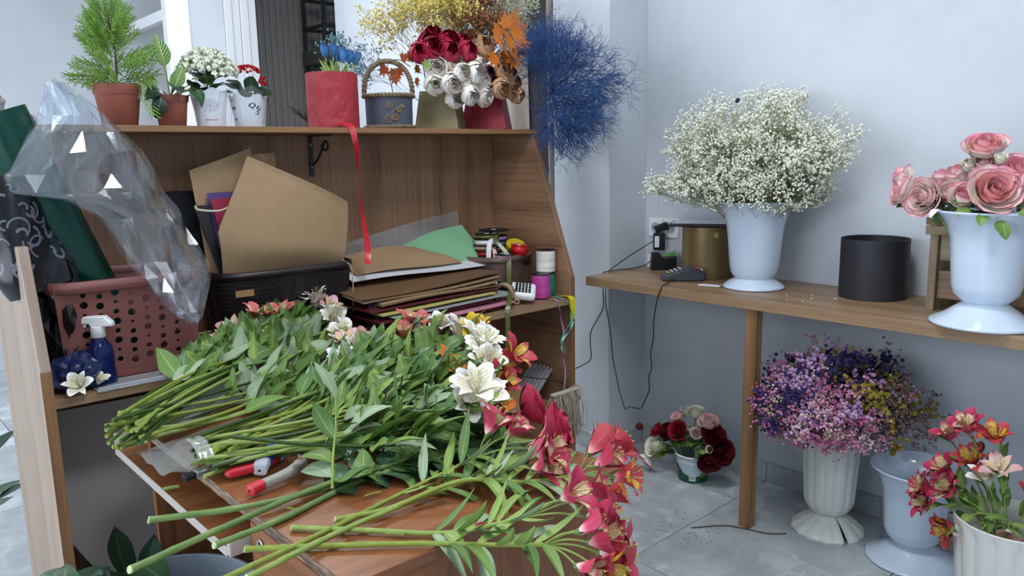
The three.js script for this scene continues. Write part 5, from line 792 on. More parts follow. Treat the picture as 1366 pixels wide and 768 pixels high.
{ // thread cones
  const cone_ = (label, x, y, z, r, h, c) => { const o = thing('ribbon_spool', label, 'ribbon spool', [x, y, z]); const m = mat({ map: tex(64, 64, (u, v) => mul3(hex(c), .85 + .3 * fbm(u, v, 4, 30, 2, 81))), roughness: .25 }); part('ribbon_winding', lathe([[0, .002], [r * .97, .002], [r, .008], [r, h - .008], [r * .97, h - .002], [0, h - .002]], 32), m, o); part('end_disc', lathe([[0, 0], [r * 1.03, 0], [r * 1.03, .002], [0, .002]], 28), M.black, o); part('end_disc', lathe([[0, h - .002], [r * 1.03, h - .002], [r * 1.03, h], [0, h]], 28), M.black, o); };
  cone_('magenta spool of curling ribbon on the shelf', 1.90, CS, -1.955, .034, .09, 0xc04a9a); cone_('teal spool of curling ribbon below the white one', 1.957, CS, -1.985, .031, .085, 0x0f8a78); cone_('white spool of curling ribbon stacked on the teal one', 1.955, CS + .0855, -1.985, .035, .084, 0xe0ddd2);
  const curl = (pts, c, label) => ribbon(pts, .006, v => V(cos(v * 9), .1, sin(v * 9)), satin(c), 'ribbon', label);
  curl([[1.90, CS + .003, -1.92], [1.90, CS - .0, -1.872], [1.91, .68, -1.866], [1.925, .62, -1.866], [1.915, .56, -1.866], [1.93, .49, -1.866], [1.925, .42, -1.866], [1.90, .36, -1.866]], 0xb88ab8, 'lilac curling ribbon hanging from the magenta spool'); curl([[1.945, CS + .003, -1.95], [1.935, CS + .0, -1.872], [1.96, .70, -1.862], [1.965, .665, -1.864], [1.93, .63, -1.862], [1.91, .59, -1.864], [1.93, .56, -1.862]], 0x4ab8a8, 'teal curling ribbon hanging from the teal spool'); curl([[1.965, .66, -1.858], [1.95, .63, -1.858], [1.91, .60, -1.858], [1.905, .57, -1.858], [1.925, .545, -1.858]], 0x8ad4c8, 'pale teal ribbon curl knotted round the lilac one');
}
{ // white card terminal
  const o = thing('card_reader', 'white hand-held card reader lying on the work shelf', 'card reader', [1.775, CS + .03, -1.955], .75); o.rotation.x = .0; o.rotateZ(.42); o.scale.setScalar(1.2);
  part('housing', at(new RoundedBoxGeometry(.066, .024, .12, 3, .010), V(0, .014, 0), new THREE.Quaternion().setFromEuler(new THREE.Euler(.12, 0, 0))), M.whitePlastic, o);
  part('screen_display', at(bb(-.024, .024, 0, .002, -.022, .022), V(0, .0292, -.03), new THREE.Quaternion().setFromEuler(new THREE.Euler(.12, 0, 0))), mat({ color: 0x23272c, roughness: .2 }), o);
  for (let r = 0; r < 5; r++) for (let c = 0; c < 4; c++) part('key', at(bb(-.0046, .0046, 0, .0026, -.0038, .0038), V(-.018 + c * .012, .0255 - r * .0013, .005 + r * .0095), new THREE.Quaternion().setFromEuler(new THREE.Euler(.12, 0, 0))), M.black, o);
  const tp = thing('tape_roll', 'roll of clear tape standing on edge at the paper stack', 'tape roll', [1.715, CS + .045, -1.945]); tp.rotation.set(PI / 2, 0, 1.1); part('tape_winding', lathe([[.026, -.012], [.036, -.012], [.0365, 0], [.036, .012], [.026, .012], [.026, -.012]], 36), mat({ color: 0x9a8262, roughness: .3 }), tp); part('core', lathe([[.0245, -.012], [.0262, -.012], [.0262, .012], [.0245, .012], [.0245, -.012]], 30), M.kraftB, tp);
  const t2 = thing('tape_roll', 'small tan tape roll between card reader and paper stack', 'tape roll', [1.755, CS + .012, -1.93]); t2.rotation.set(PI / 2, 0, .5); part('tape_winding', lathe([[.004, -.012], [.011, -.012], [.011, .012], [.004, .012], [.004, -.012]], 20), mat({ color: 0xb39a72, roughness: .4 }), t2);
}
// ---------------------------------------------------------------- below the work shelf
{
  M.greySheet = mat({ color: 0xdcd7d4, roughness: .6 });
  const g = surf((u, v) => { const x = lerp(.345, .93, u), cut = u < .5 ? .36 * pow(1 - u * 2, 2.2) : 0, y = lerp(.02 + cut, .60, v); return V(x, y, -2.20 - .08 * v + .02 * sin(u * 3)); }, 30, 16, .004); solo('grey_board', g, M.greySheet, 'large grey flexible board leaning in the dark below the work shelf', 'board');
  const lv = thing('slatted_tray', 'pale louvred plastic tray leaning below the work shelf', 'tray', [1.90, .40, -2.02]); lv.rotation.set(0, .3, .5); const mm = mat({ color: 0x9c9a9c, roughness: .5 }); part('tray_back', bb(-.11, .11, -.004, 0, -.05, .05), mm, lv); for (let i = 0; i < 6; i++) part('slat', bb(-.11, .11, 0, .008, -.045 + i * .018, -.037 + i * .018), mm, lv);
  solo('storage_box', planarUV(bb(1.62, 1.98, 0.001, .33, -2.29, -1.98), 'y'), M.kraftB, 'kraft cardboard box on the floor under the slatted tray', 'box');
  paper('kraft_sheet', 'kraft sheet lying below the work shelf near the brush', 'paper', [[1.60, .345, -2.1], [1.82, .345, -1.90], [1.86, .40, -1.93], [1.68, .42, -2.15]], .006, M.kraftB);
  // straw brush hanging at the cabinet end
  const br = thing('straw_broom', 'bleached straw broom head beside the cabinet end', 'broom'); const l = [], m2 = mat({ color: 0xc4bba8, roughness: .95 }); for (let i = 0; i < 170; i++) { const t = i / 170, z = rr(-.025, .025); l.push(tube([V(1.80 + t * .13 + rr(-.005, .005), .425 + .02 * t, -1.80 + z * .5), V(1.795 + t * .145 + rr(-.015, .015), .365 + rr(-.01, .01), -1.80 + z), V(1.79 + t * .16 + rr(-.02, .02), .27 + .02 * (1 - t) + rr(-.015, .02), -1.80 + z)], .0012, 5, 3)); } part('straw_bristles', l, m2, br).userData.kind = 'stuff'; part('binding', bb(1.795, 1.93, .428, .438, -1.81, -1.79, null, .004), m2, br); part('broom_handle', tube([V(1.86, .43, -1.80), V(1.83, .2, -1.80), V(1.80, .0, -1.80)], .011, 8, 8), M.oak, br);
}
// ---------------------------------------------------------------- the wall shelf and the floor below it
M.vaseBlue = phys({ color: 0xcfdff1, roughness: .16, clearcoat: .5, clearcoatRoughness: .1 });
M.vaseWhite = mat({ color: 0xdfe2dc, roughness: .42 });
function urn(o, s) { // s: list of outer [r, y]; shell with wall
  const t = .004, lip = s[s.length - 1]; const inner = s.filter(p => p[1] > .075).map(p => [p[0] - t, p[1]]).reverse(); part('vase_body', lathe([[0, 0], ...s, [lip[0] - .002, lip[1] + .002], ...inner, [0, .075]], 64), M.vaseBlue, o);
}
const URN_A = [[.098, 0], [.104, .004], [.100, .010], [.085, .022], [.066, .033], [.063, .037], [.069, .042], [.078, .055], [.083, .085], [.090, .17], [.096, .22], [.106, .255], [.122, .28], [.135, .292], [.136, .296]];
const URN_B = [[.125, 0], [.131, .004], [.127, .010], [.098, .024], [.070, .045], [.055, .056], [.054, .060], [.062, .066], [.077, .082], [.083, .105], [.089, .18], [.094, .23], [.104, .262], [.118, .285], [.130, .296], [.131, .30]];
urn(thing('urn_vase', 'pale blue footed vase of gypsophila on the wall shelf', 'vase', [2.369, WS, -1.386]), URN_A);
urn(thing('urn_vase', 'pale blue footed vase of pink roses on the wall shelf', 'vase', [2.262, WS, -.645]), URN_B);
urn(thing('urn_vase', 'empty pale blue footed vase standing on the floor', 'vase', [2.371, 0, -.817]), URN_B);
// gypsophila cloud
M.gypTip = mat({ color: 0xe9e9d8, roughness: .7 }); M.gypStem = mat({ color: 0x868b55, roughness: .7 });
{
  const gv = [11, 12, 13, 14].map(s => sprigGeos(s * 7, 4, 4.5, .5, .06, .0078, 3, .55)), q = rng(9);
  const dirs = cone(66, V(-.03, 1, .02), .70, r => 1.16 - .13 * r);
  dirs.push([V(-.40, .95, -.62), 1.15], [V(-.42, .8, -.6), 1.05], [V(-.25, .95, .62), 1.12]);
  const gb = thing('gypsophila_bouquet', 'large airy bouquet of tiny white gypsophila in the footed shelf vase', 'bouquet');
  dirs.forEach(([d, s], i) => { const v = gv[i % 4]; const o = part('sprig', v.twigs, M.gypStem, gb); o.userData.kind = 'stuff'; o.position.set(2.369 + d.x * .035, WS + .165, -1.386 + d.z * .05); const b = part('blossoms', v.tips, M.gypTip, o); b.userData.kind = 'stuff'; const d2 = d.clone(); d2.normalize(); if (d2.x > .1) d2.x = .1; o.quaternion.copy(aim(d2, V(q() - .5, q() - .5, q() - .5))); o.scale.setScalar(.455 * s); });
  const pt = thing('dark_petal', 'single dark purple petal stuck on the gypsophila', 'petal', [2.285, 1.405, -1.425]); set(part('petal_blade', leafGeo(.026, .015, { bend: .4, fold: .2 }), mat({ color: 0x201238, roughness: .6 }), pt), null, aim(V(.5, .6, .3), V(-.6, 0, .7)));
  const lf = []; for (let i = 0; i < 46; i++) { const a = q() * 6.28, r = .02 + .05 * q(); lf.push(at(LEAF.long[i % 3], V(2.369 + r * cos(a), WS + .24, -1.386 + r * sin(a)), aim(V(.5 * cos(a), 1, .5 * sin(a)), V(q() - .5, 0, q() - .5)), .8)); }
  part('base_leaves', lf, M.leafB, gb).userData.kind = 'stuff';
}
// pink roses
const ROSES = [ // x, y, z, R, dir, label
  [2.24, 1.135, -.86, .047, [-.5, .35, -.7], 'pink-edged rose with the outermost bloom above a single dark leaf'], [2.27, 1.165, -.865, .046, [-.2, .6, -.7], 'pink-edged pale rose behind the outermost rose'], [2.22, 1.115, -.80, .05, [-.75, .15, -.25], 'pale pink rose facing sideways beside the white petal'], [2.28, 1.155, -.775, .045, [-.3, .8, -.2], 'half-open rose with pale petals between larger roses'], [2.20, 1.115, -.70, .052, [-.6, .6, .2], 'full pink rose just above the vase rim'], [2.27, 1.165, -.735, .048, [-.45, .75, -.2], 'tall half-open rose with magenta petal edges'], [2.25, 1.245, -.672, .05, [-.45, .85, .1], 'highest pink rose of the bouquet'], [2.25, 1.20, -.67, .045, [-.6, .45, .1], 'creamy rose right below the highest one'], [2.17, 1.14, -.622, .062, [-.72, .5, .45], 'largest open rose with orange-pink heart'], [2.24, 1.185, -.59, .05, [-.5, .8, .2], 'coral pink rose beside the wicker handle'], [2.22, 1.15, -.575, .048, [-.3, .6, .5], 'pink rose tucked behind the largest open rose'], [2.24, 1.13, -.745, .04, [-.6, .6, .1], 'peach coloured rose deep inside the bouquet'],
];
ROSES.forEach(([x, y, z, R, d, label], i) => {
  const o = thing('pink_rose', label, 'rose'); const dir = V(...d).normalize(), p = V(x, y, z).addScaledVector(dir, -R * .5);
  bloom(i % 3 === 1 || i === 5 || i === 3 ? ROSEBUD : ROSE, PT.pinkRose, o, p, dir, R * (i === 8 ? 1 : 1.05), i === 8 || i === 6 || i === 4 || i === 9 ? PT.pinkRoseIn : PT.pinkRose);
  set(part('sepals', sepalGeo, M.sepal, o), p, aim(dir, V(1, 0, 0)), R * 1.1);
  part('stem', tube([V(lerp(2.262, x, .25), WS + .10, lerp(-.645, z, .22)), V(lerp(2.262, x, .55), 1.06, lerp(-.645, z, .55)), p], .0032, 10, 6), M.roseStem, o);
  for (let k = 0; k < 3; k++) set(part('leaf', LEAF.rose[k % 2], [M.leafB, M.leafRose, M.leafA][(i + k) % 3], o), V(lerp(2.262, x, .7), 1.085 + .01 * k, lerp(-.645, z, .7)), aim(V(rr(-1, .2), rr(-.2, .5), rr(-1, 1)), V(-.3, 1, .2)), rr(.9, 1.2));
});
{
  const o = thing('rose_bud', 'small cream rosebud between the pink roses', 'rose bud'); bloom(ROSEBUD, PT.creamRose, o, V(2.21, 1.205, -.625), V(-.4, .8, .2), .024); bloom(ROSEBUD, PT.creamRose, o, V(2.25, 1.185, -.705), V(-.5, .7, .1), .03); part('stem', tube([V(2.25, 1.05, -.65), V(2.24, 1.12, -.66), V(2.21, 1.205, -.625)], .002, 8, 5), M.roseStem, o);
  const l = thing('rose_leaves', 'bright green rose leaves drooping over the vase rim', 'leaves'); [[2.15, 1.07, -.60, V(-.5, -.5, .5)], [2.14, 1.085, -.63, V(-.6, -.3, .1)], [2.15, 1.09, -.56, V(-.3, .2, .9)], [2.17, 1.095, -.67, V(-.8, -.15, -.4)], [2.13, 1.065, -.585, V(-.3, -.8, .4)], [2.16, 1.10, -.53, V(-.4, .1, .8)]].forEach(([x, y, z, d]) => set(part('leaf', LEAF.rose[0], M.leafA, l), V(x, y, z), aim(d, V(-.6, .7, .2)), rr(.65, .85))); part('leaf_stalk', tube([V(2.22, 1.05, -.64), V(2.17, 1.09, -.62), V(2.14, 1.075, -.60)], .0016, 8, 5), M.stem, l);
  const d = thing('rose_leaf', 'single dark oval leaf below the outermost rose', 'leaf'); set(part('leaf_blade', leafGeo(.055, .036, { bend: .3, fold: .15, wide: .5 }), M.leafRose, d), V(2.24, 1.115, -.83), aim(V(-.3, -.35, -.8), V(-.6, .7, .2))); part('leaf_stalk', tube([V(2.25, 1.07, -.72), V(2.245, 1.11, -.79), V(2.24, 1.115, -.83)], .0016, 8, 5), M.stem, d);
  const w = thing('white_petal', 'loose white petal on the vase rim below the roses', 'petal'); set(part('petal_blade', leafGeo(.034, .026, { bend: .9, fold: .2, wide: .6 }), M.whitePlastic, w), V(2.18, 1.088, -.745), aim(V(-.4, -.1, -.6), V(-.5, .8, 0)));
}
// wooden planter stand with twine and wicker handle
{
  const o = thing('wooden_planter', 'narrow wooden planter with twine and a wicker handle behind the roses', 'planter');
  const m = mat({ map: woodTex(0xab9a80, 0x7b6a54, 31, .25, .8, 4), roughness: .7 });
  part('side_board', planarUV(at(bb(2.36, 2.545, WS, 1.05, -.011, .011), V(0, 0, -.815)), 'y'), m, o); part('side_board', planarUV(at(bb(2.36, 2.545, WS, 1.05, -.011, .011), V(0, 0, -.095)), 'y'), m, o);
  part('front_slat', planarUV(bb(2.375, 2.39, .93, 1.03, -.803, -.107), 'z'), m, o); part('front_slat', planarUV(bb(2.375, 2.39, .82, .90, -.803, -.107), 'z'), M.oak, o); part('rear_slat', planarUV(bb(2.53, 2.545, .82, 1.03, -.803, -.107), 'z'), m, o);
  part('cross_bar', planarUV(bb(2.345, 2.36, 1.005, 1.03, -.835, -.08), 'z'), m, o);
  for (let i = 0; i < 4; i++) { const p = []; for (let k = 0; k <= 16; k++) { const a = k / 16 * 2 * PI; p.push(V(2.358 + .022 * cos(a), 1.035 + i * .005 + .002 * sin(a * 2), -.815 + .02 * sin(a))); } part('twine_turn', tube(p, .003, 32, 5), M.rope, o); }
  const h = [V(2.383, .93, -.62)]; for (let i = 0; i <= 20; i++) { const a = i / 20 * PI; h.push(V(2.385, 1.03 + .36 * sin(a), -.41 - .21 * cos(a))); } h.push(V(2.383, .93, -.20)); part('wicker_handle', tube(h, .007, 60, 7), mat({ color: 0x5a3a34, roughness: .6 }), o);
}
{ // black and gold boxes
  const a = thing('hat_box', 'empty round black flower box on the wall shelf', 'flower box', [2.466, WS, -1.023]); const bump = tex(16, 128, (u, v) => { const k = vn(u * 3, v * 64, 3, 64, 5); return [k, k, k]; }, false);
  part('box_body', lathe([[0, 0], [.1, 0], [.1005, .002], [.1005, .186], [.0985, .187], [.0975, .184], [.0975, .006], [0, .006]], 56), mat({ color: 0x22232a, bumpMap: bump, bumpScale: .0006, roughness: .55 }), a);
  const b = thing('hat_box', 'round gold flower box with a tablet lying on top', 'flower box', [2.478, WS, -1.645]); const gt = tex(128, 64, (u, v) => mix3(hex(0x74603a), hex(0x8a754a), .6 * fbm(u, v, 50, 4, 3, 6) + .4 * fbm(u, v, 6, 6, 2, 7)));
  part('box_body', lathe([[0, 0], [.094, 0], [.095, .002], [.095, .19], [.093, .192], [.092, .188], [.092, .006], [0, .006]], 56), mat({ map: gt, roughness: .4, metalness: .35 }), b); part('sticker', surf((u, v) => { const an = -.75 + .16 * u; return V(.0956 * sin(an), .155 + .018 * v, .0956 * cos(an)); }, 4, 2), mat({ color: 0xb9a878, roughness: .4 }), b);
  const t = thing('tablet', 'black tablet with pale screen lying on the gold box', 'tablet', [2.455, WS + .1935, -1.655], .5); part('case', bb(-.085, .085, 0, .012, -.115, .115, null, .005), M.black, t); part('screen_glass', bb(-.078, .078, .012, .0135, -.105, .105), mat({ color: 0xcfd6dc, roughness: .12 }), t); part('case_flap', at(bb(-.085, .085, 0, .006, 0, .06), V(0, .008, .115), new THREE.Quaternion().setFromEuler(new THREE.Euler(-.35, 0, 0))), M.black, t);
}
{ // payment terminal
  const o = thing('payment_terminal', 'dark grey payment terminal with orange display on the wall shelf', 'payment terminal', [2.335, WS, -1.655], -2.35);
  const g = extrude([[-.075, 0], [.075, 0], [.078, .03], [.045, .052], [.0, .045], [-.07, .022], [-.078, .012]], .074, .006).translate(0, 0, -.037); part('housing', g.rotateY(PI / 2), mat({ color: 0x3c3e44, roughness: .5 }), o);
  const face = (x0, x1, z0, z1, y0, y1, h) => { const A = V(x0, y0, z0), B = V(x1, y0, z0), C = V(x1, y1, z1), D = V(x0, y1, z1); return surf((u, v) => A.clone().lerp(B, u).lerp(D.clone().lerp(C, u), v), 1, 1, h); };
  part('screen_display', face(-.028, .028, -.002, -.040, .0465, .0535, .003), mat({ color: 0x4a545c, roughness: .2 }), o); part('orange_strip_display', face(-.034, .034, -.042, -.058, .054, .047, .003), mat({ color: 0xc8582c, roughness: .4 }), o); part('top_label', face(-.02, .034, -.060, -.068, .0465, .0425, .003), M.whitePlastic, o);
  const kc = [0x8a8d92, 0x8a8d92, 0x8a8d92, 0xb9bcc0]; for (let r = 0; r < 4; r++) for (let c = 0; c < 4; c++) { const z = .012 + r * .0145, y = .0425 - r * .0047; part('key', box(.010, .0035, .009, -.02 + c * .0135, y + .002, z, null, .001), r === 3 && c === 3 ? mat({ color: 0x2aa84a, roughness: .5 }) : r === 3 && c === 2 ? mat({ color: 0xd0b020, roughness: .5 }) : r === 3 && c === 1 ? mat({ color: 0xb02a2a, roughness: .5 }) : M.lightGrey, o); }
  const n = solo('paper_slip', surf((u, v) => V(2.27 + .045 * u + .02 * v, WS + .0012 + .003 * sin(u * 6), -1.545 + .075 * v - .01 * u), 8, 8, .0004), M.whitePlastic, 'small white paper slip on the wall shelf beside the vase foot', 'paper');
}
{ // router-like black stand, adapter, sockets
  const o = thing('charger_dock', 'black plastic charging dock in the shelf corner', 'dock', [2.505, WS, -1.87], -.75); part('dock_body', at(extrude([[-.05, 0], [.05, 0], [.05, .055], [.0, .045], [-.018, .07], [-.045, .07]], .05, .003), V(0, 0, -.025)), M.black, o); part('green_card', surf((u, v) => V(-.012 + .06 * u, .05 + .02 * v * u + .004, .0 - .002 * v), 2, 2, .001), mat({ color: 0x4aa04a, roughness: .5 }), o);
  const a = thing('power_adapter', 'black power adapter block with a white rating label', 'adapter', [2.535, WS + .072, -1.915], -.75); part('adapter_block', box(.045, .07, .032, 0, .035, 0, null, .005), M.black, a); part('rating_label', box(.018, .045, .001, -.011, .036, .0165), M.whitePlastic, a); part('plug_block', at(box(.055, .03, .03, 0, 0, 0, null, .005), V(.01, .092, -.004), new THREE.Quaternion().setFromEuler(new THREE.Euler(0, 0, .35))), M.black, a); part('pins', [tube([V(.03, .09, -.01), V(.045, .085, -.02)], .0025, 2, 6), tube([V(.03, .098, -.01), V(.045, .093, -.02)], .0025, 2, 6)], M.metal, a).userData.kind = 'stuff';
  const sk = thing('wall_socket', 'white double wall socket behind the black adapter', 'socket', [2.579, .945, -1.94]); for (const z of [-.02, .055]) { const s = part('socket_plate', box(.008, .078, .072, -.004, 0, z, null, .003), M.whitePlastic, sk); part('socket_well', at(new THREE.CylinderGeometry(.021, .021, .004, 28).rotateZ(PI / 2), V(-.0085, 0, z)), M.lightGrey, s); part('socket_hole', at(new THREE.CylinderGeometry(.003, .003, .004, 10).rotateZ(PI / 2), V(-.0105, 0, z - .009)), M.black, s); part('socket_hole', at(new THREE.CylinderGeometry(.003, .003, .004, 10).rotateZ(PI / 2), V(-.0105, 0, z + .009)), M.black, s); }
  const wb = thing('small_box', 'tiny white and blue box standing beside the dock', 'box', [2.545, WS, -1.965], -.7); part('carton', box(.03, .05, .024, 0, .025, 0), M.whitePlastic, wb); part('blue_side', box(.012, .044, .0245, .0215, .022, 0), mat({ color: 0x2a3a7a, roughness: .5 }), wb);
}
{ // cables
  const cable = (pts, label) => solo('cable', tube(pts.map(p => V(...p)), .0022, pts.length * 8, 6), M.black, label, 'cable');
  cable([[2.30, WS + .012, -1.665], [2.21, WS + .006, -1.63], [2.172, WS + .004, -1.622], [2.16, .752, -1.632], [2.165, .653, -1.654], [2.175, .59, -1.662], [2.18, .536, -1.677], [2.198, .47, -1.686], [2.2, .443, -1.698], [2.21, .382, -1.705], [2.222, .33, -1.735], [2.23, .299, -1.754], [2.24, .286, -1.775], [2.245, .282, -1.806], [2.255, .278, -1.83], [2.26, .261, -1.859], [2.272, .29, -1.885], [2.28, .322, -1.907], [2.285, .38, -1.927], [2.29, .436, -1.947], [2.295, .50, -1.96], [2.30, .553, -1.972], [2.30, .658, -1.995], [2.30, .735, -1.995], [2.30, WS - .01, -1.992], [2.31, WS + .003, -1.98], [2.42, WS + .006, -1.955], [2.49, WS + .02, -1.935], [2.52, WS + .06, -1.92]], 'black cable looping from the payment terminal below the shelf end');
  cable([[2.52, WS + .11, -1.93], [2.46, WS + .075, -1.96], [2.38, WS + .04, -1.975], [2.29, WS + .006, -1.978], [2.28, WS + .0, -1.992], [2.28, .722, -1.992], [2.28, .646, -1.992], [2.275, .612, -2.005], [2.25, .545, -2.03], [2.235, .50, -2.02], [2.22, .445, -2.004], [2.15, .43, -1.992], [2.08, .425, -1.98], [2.04, .396, -1.93], [2.0, .36, -1.86], [1.95, .37, -1.858], [1.93, .43, -1.87], [1.80, .47, -1.95]], 'black cable running from the adapter down into the cabinet');
}
// ---------------------------------------------------------------- floor vases
function flutedVase(o, H, rTop, rMid, rBase, nf, crack) {
  const prof = [[rBase * .98, 0], [rBase, .004], [rBase * .97, .012], [rBase * .72, .035], [rBase * .5, .052], [rMid * .60, .062], [rMid * .60, .066]]; const foot = (u, v) => { const t = v * (prof.length - 1), i = min(prof.length - 2, Math.floor(t)), k = t - i, r = lerp(prof[i][0], prof[i + 1][0], k), y = lerp(prof[i][1], prof[i + 1][1], k); const gap = crack ? .17 : 0, a = crack ? -.64 + gap / 2 + u * (2 * PI - gap * (1 - v)) : u * 2 * PI; const f = 1 + .045 * abs(sin(a * nf / 2)) * (1 - v); return V(r * f * sin(a), y + .004 * abs(sin(a * nf / 2)) * (1 - v) * sin(v * PI), r * f * cos(a)); };
  part('foot', surf(foot, 160, 14), M.vaseWhite, o, crack ? 'white fluted foot with a split' : undefined);
  part('vase_body', surf((u, v) => { const a = u * 2 * PI, y = .064 + (H - .064) * v; let r = v < .14 ? lerp(rMid * .60, rMid, sqrt(v / .14)) : lerp(rMid, rTop, (v - .14) / .86); const fl = pow(abs(sin(a * nf / 2)), .7); r *= 1 + (v > .93 ? .012 : .05 * (fl - .7)) * (v > .05 ? 1 : 0); return V(r * sin(a), y, r * cos(a)); }, 220, 26), M.vaseWhite, o);
  part('inner_wall', surf((u, v) => { const a = u * 2 * PI, y = lerp(H, .12, v), r = lerp(rTop - .003, rMid - .012, v); return V(r * sin(a), y, r * cos(a)); }, 60, 3), M.vaseWhite, o); part('lip', at(new THREE.TorusGeometry(rTop * 1.0, .0028, 8, 60).rotateX(PI / 2), V(0, H, 0)), M.vaseWhite, o); part('inner_floor', lathe([[0, .12], [rMid - .01, .12], [rMid - .01, .121], [0, .121]], 30), M.vaseWhite, o);
}
const fv = thing('fluted_vase', 'white fluted column vase with a split foot holding dried flowers', 'vase', [2.375, 0, -1.085]); flutedVase(fv, .378, .094, .078, .112, 14, true);
const fv2 = thing('fluted_vase', 'white fluted vase on the floor holding red alstroemeria', 'vase', [2.13, 0, -.505]); flutedVase(fv2, .325, .128, .11, .13, 16, false);
{ // dried bouquet: many coloured sprigs
  const B = [2.36, .325, -1.085];
  const dv = [21, 22, 23].map(s => sprigGeos(s * 13, 3, 5, .5, .05, .021, 3, .9)), dn = [31, 32].map(s => sprigGeos(s * 13, 4, 3.8, .6, .05, .0135, 3, .6));
  const spec = [['purple statice with crinkled dark violet heads in the fluted vase', [0x2f2360, 0x3f2f78], cone(18, V(-.45, .75, -.25), .75), .28, dv], ['lilac statice clusters in the dried bouquet', [0xb48cc0, 0xc4a0cc, 0xa87ab4], cone(26, V(-.3, 1, -.1), .75), .28, dv], ['pink dyed gypsophila in the centre of the dried bouquet', [0xc06a92, 0xd79ab4, 0xe0bcc4], cone(46, V(-.5, .62, .12), .95), .28, dn], ['cream dried blossoms among the pink ones', [0xcfc4b0, 0xb8ae98], cone(12, V(-.4, .6, .1), .95), .28, dn], ['mustard yellow statice at the back of the dried bouquet', [0x8a7828, 0x9c8836], cone(8, V(.05, .85, .55), .55), .31, dv], ['brownish airy dried grass spreading towards the shelf wall corner', [0x7a6668, 0x8d7a80], cone(10, V(.1, .62, .75), .5), .31, dn], ['deep indigo statice tops under the wall shelf', [0x241c4c, 0x2c2458], cone(8, V(-.05, 1, .12), .45), .31, dv], ['greyish white daisies at the edge of the dried bouquet', [0xb0b09c], cone(6, V(-.55, .5, -.6), .4), .30, dn]];
  spec.forEach(([label, cols, dirs, h, vs]) => { const o = sprayThing('dried_flowers', label, 'dried flowers', B, dirs.map(([d, s]) => { const e = d.clone().normalize(); if (e.y < .5) e.y = .5; if (e.x > .2) e.x = .2; return [e, s]; }), vs, mat({ color: 0x5f6a48, roughness: .8 }), cols.map(c => mat({ color: c, roughness: .75 })), h); });
  // a few long wiry stems
  const w = thing('dried_wiry_stems', 'thin wiry dried stems reaching out over the empty vase', 'dried flowers'); [[[2.40, .46, -.80], [2.38, .47, -.74]], [[2.42, .52, -.88], [2.40, .53, -.79]], [[2.35, .45, -.90], [2.34, .41, -.86]], [[2.36, .50, -.86], [2.33, .47, -.80]], [[2.30, .43, -.96], [2.28, .40, -.93]]].forEach(([a, b]) => { part('stem', tube([V(2.375, .36, -1.085), V(...a), V(...b)], .0011, 12, 4), M.twigBrown, w); const l = []; for (let i = 0; i < 8; i++) l.push(at(new THREE.IcosahedronGeometry(.004, 0), V(b[0] + rr(-.012, .012), b[1] + rr(-.012, .012), b[2] + rr(-.012, .012)))); part('seed_head', l, mat({ color: 0x4f4860, roughness: .8 }), w).userData.kind = 'stuff'; });
}
// alstroemeria in the near vase
[
  [2.16, .50, -.665, 'pink', 'alstroemeria raised highest at the side of the floor vase'], [2.16, .53, -.62, 'pink', 'topmost pale-hearted alstroemeria in the floor vase'], [2.16, .52, -.555, 'red', 'tall red alstroemeria beside the topmost one in the floor vase'], [2.10, .37, -.69, 'deep', 'alstroemeria drooping lowest over the empty blue vase'], [2.09, .345, -.665, 'pink', 'wide open alstroemeria drooping over the vase lip'], [2.09, .385, -.62, 'pink', 'alstroemeria in the middle of the near floor vase'], [2.12, .42, -.65, 'deep', 'deep pink alstroemeria with a yellow bud beside it'], [2.08, .30, -.62, 'red', 'dark red alstroemeria hanging below the vase lip'], [2.12, .42, -.56, 'white', 'white alstroemeria with purple streaks in the near floor vase'], [2.12, .455, -.535, 'blush', 'cream and pink alstroemeria near the frame of red ones'], [2.08, .335, -.50, 'blush', 'pale lilac and orange alstroemeria low in the floor vase'], [2.07, .31, -.56, 'white', 'white wilted alstroemeria at the lip of the floor vase'], [2.15, .45, -.60, 'red', 'red alstroemeria hidden behind the white streaked one'], [2.14, .38, -.47, 'red', 'red alstroemeria at the far side of the near floor vase'],
].forEach(([x, y, z, k, label], i) => {
  const o = thing('vase_alstroemeria', label, 'flower'), h = V(x, y - .02, z), root = V(lerp(2.13, x, -.2), .14, lerp(-.505, z, -.1)), mid = V(lerp(2.13, x, .5), max(.33, y * .75), lerp(-.505, z, .5)), pts = [root, mid, h];
  part('stem', tube(pts, .0028, 12, 6), M.stem, o); const c = new THREE.CatmullRomCurve3(pts), d = h.clone().sub(mid).normalize().add(V(-.45, .25, .1));
  const n = k === 'white' || k === 'blush' ? 1 : 2; for (let j = 0; j < n; j++) alstroBloom(k, o, h.clone().add(V(rr(-.015, .015), rr(-.01, .015), rr(-.02, .02)).multiplyScalar(j)), d.clone().add(V(rr(-.5, .2), rr(-.2, .4), rr(-.5, .5)).multiplyScalar(j ? 1 : .4)), rr(1.05, 1.3), 1 + (j + i) % 2);
  for (let j = 0; j < 4; j++) leafOn(o, c, .55 + .12 * j, j % 2 ? 1 : -1, LEAF.alstro, [M.leafB, M.leafA, M.leafC][(i + j) % 3], rr(.55, .85), .5);
});
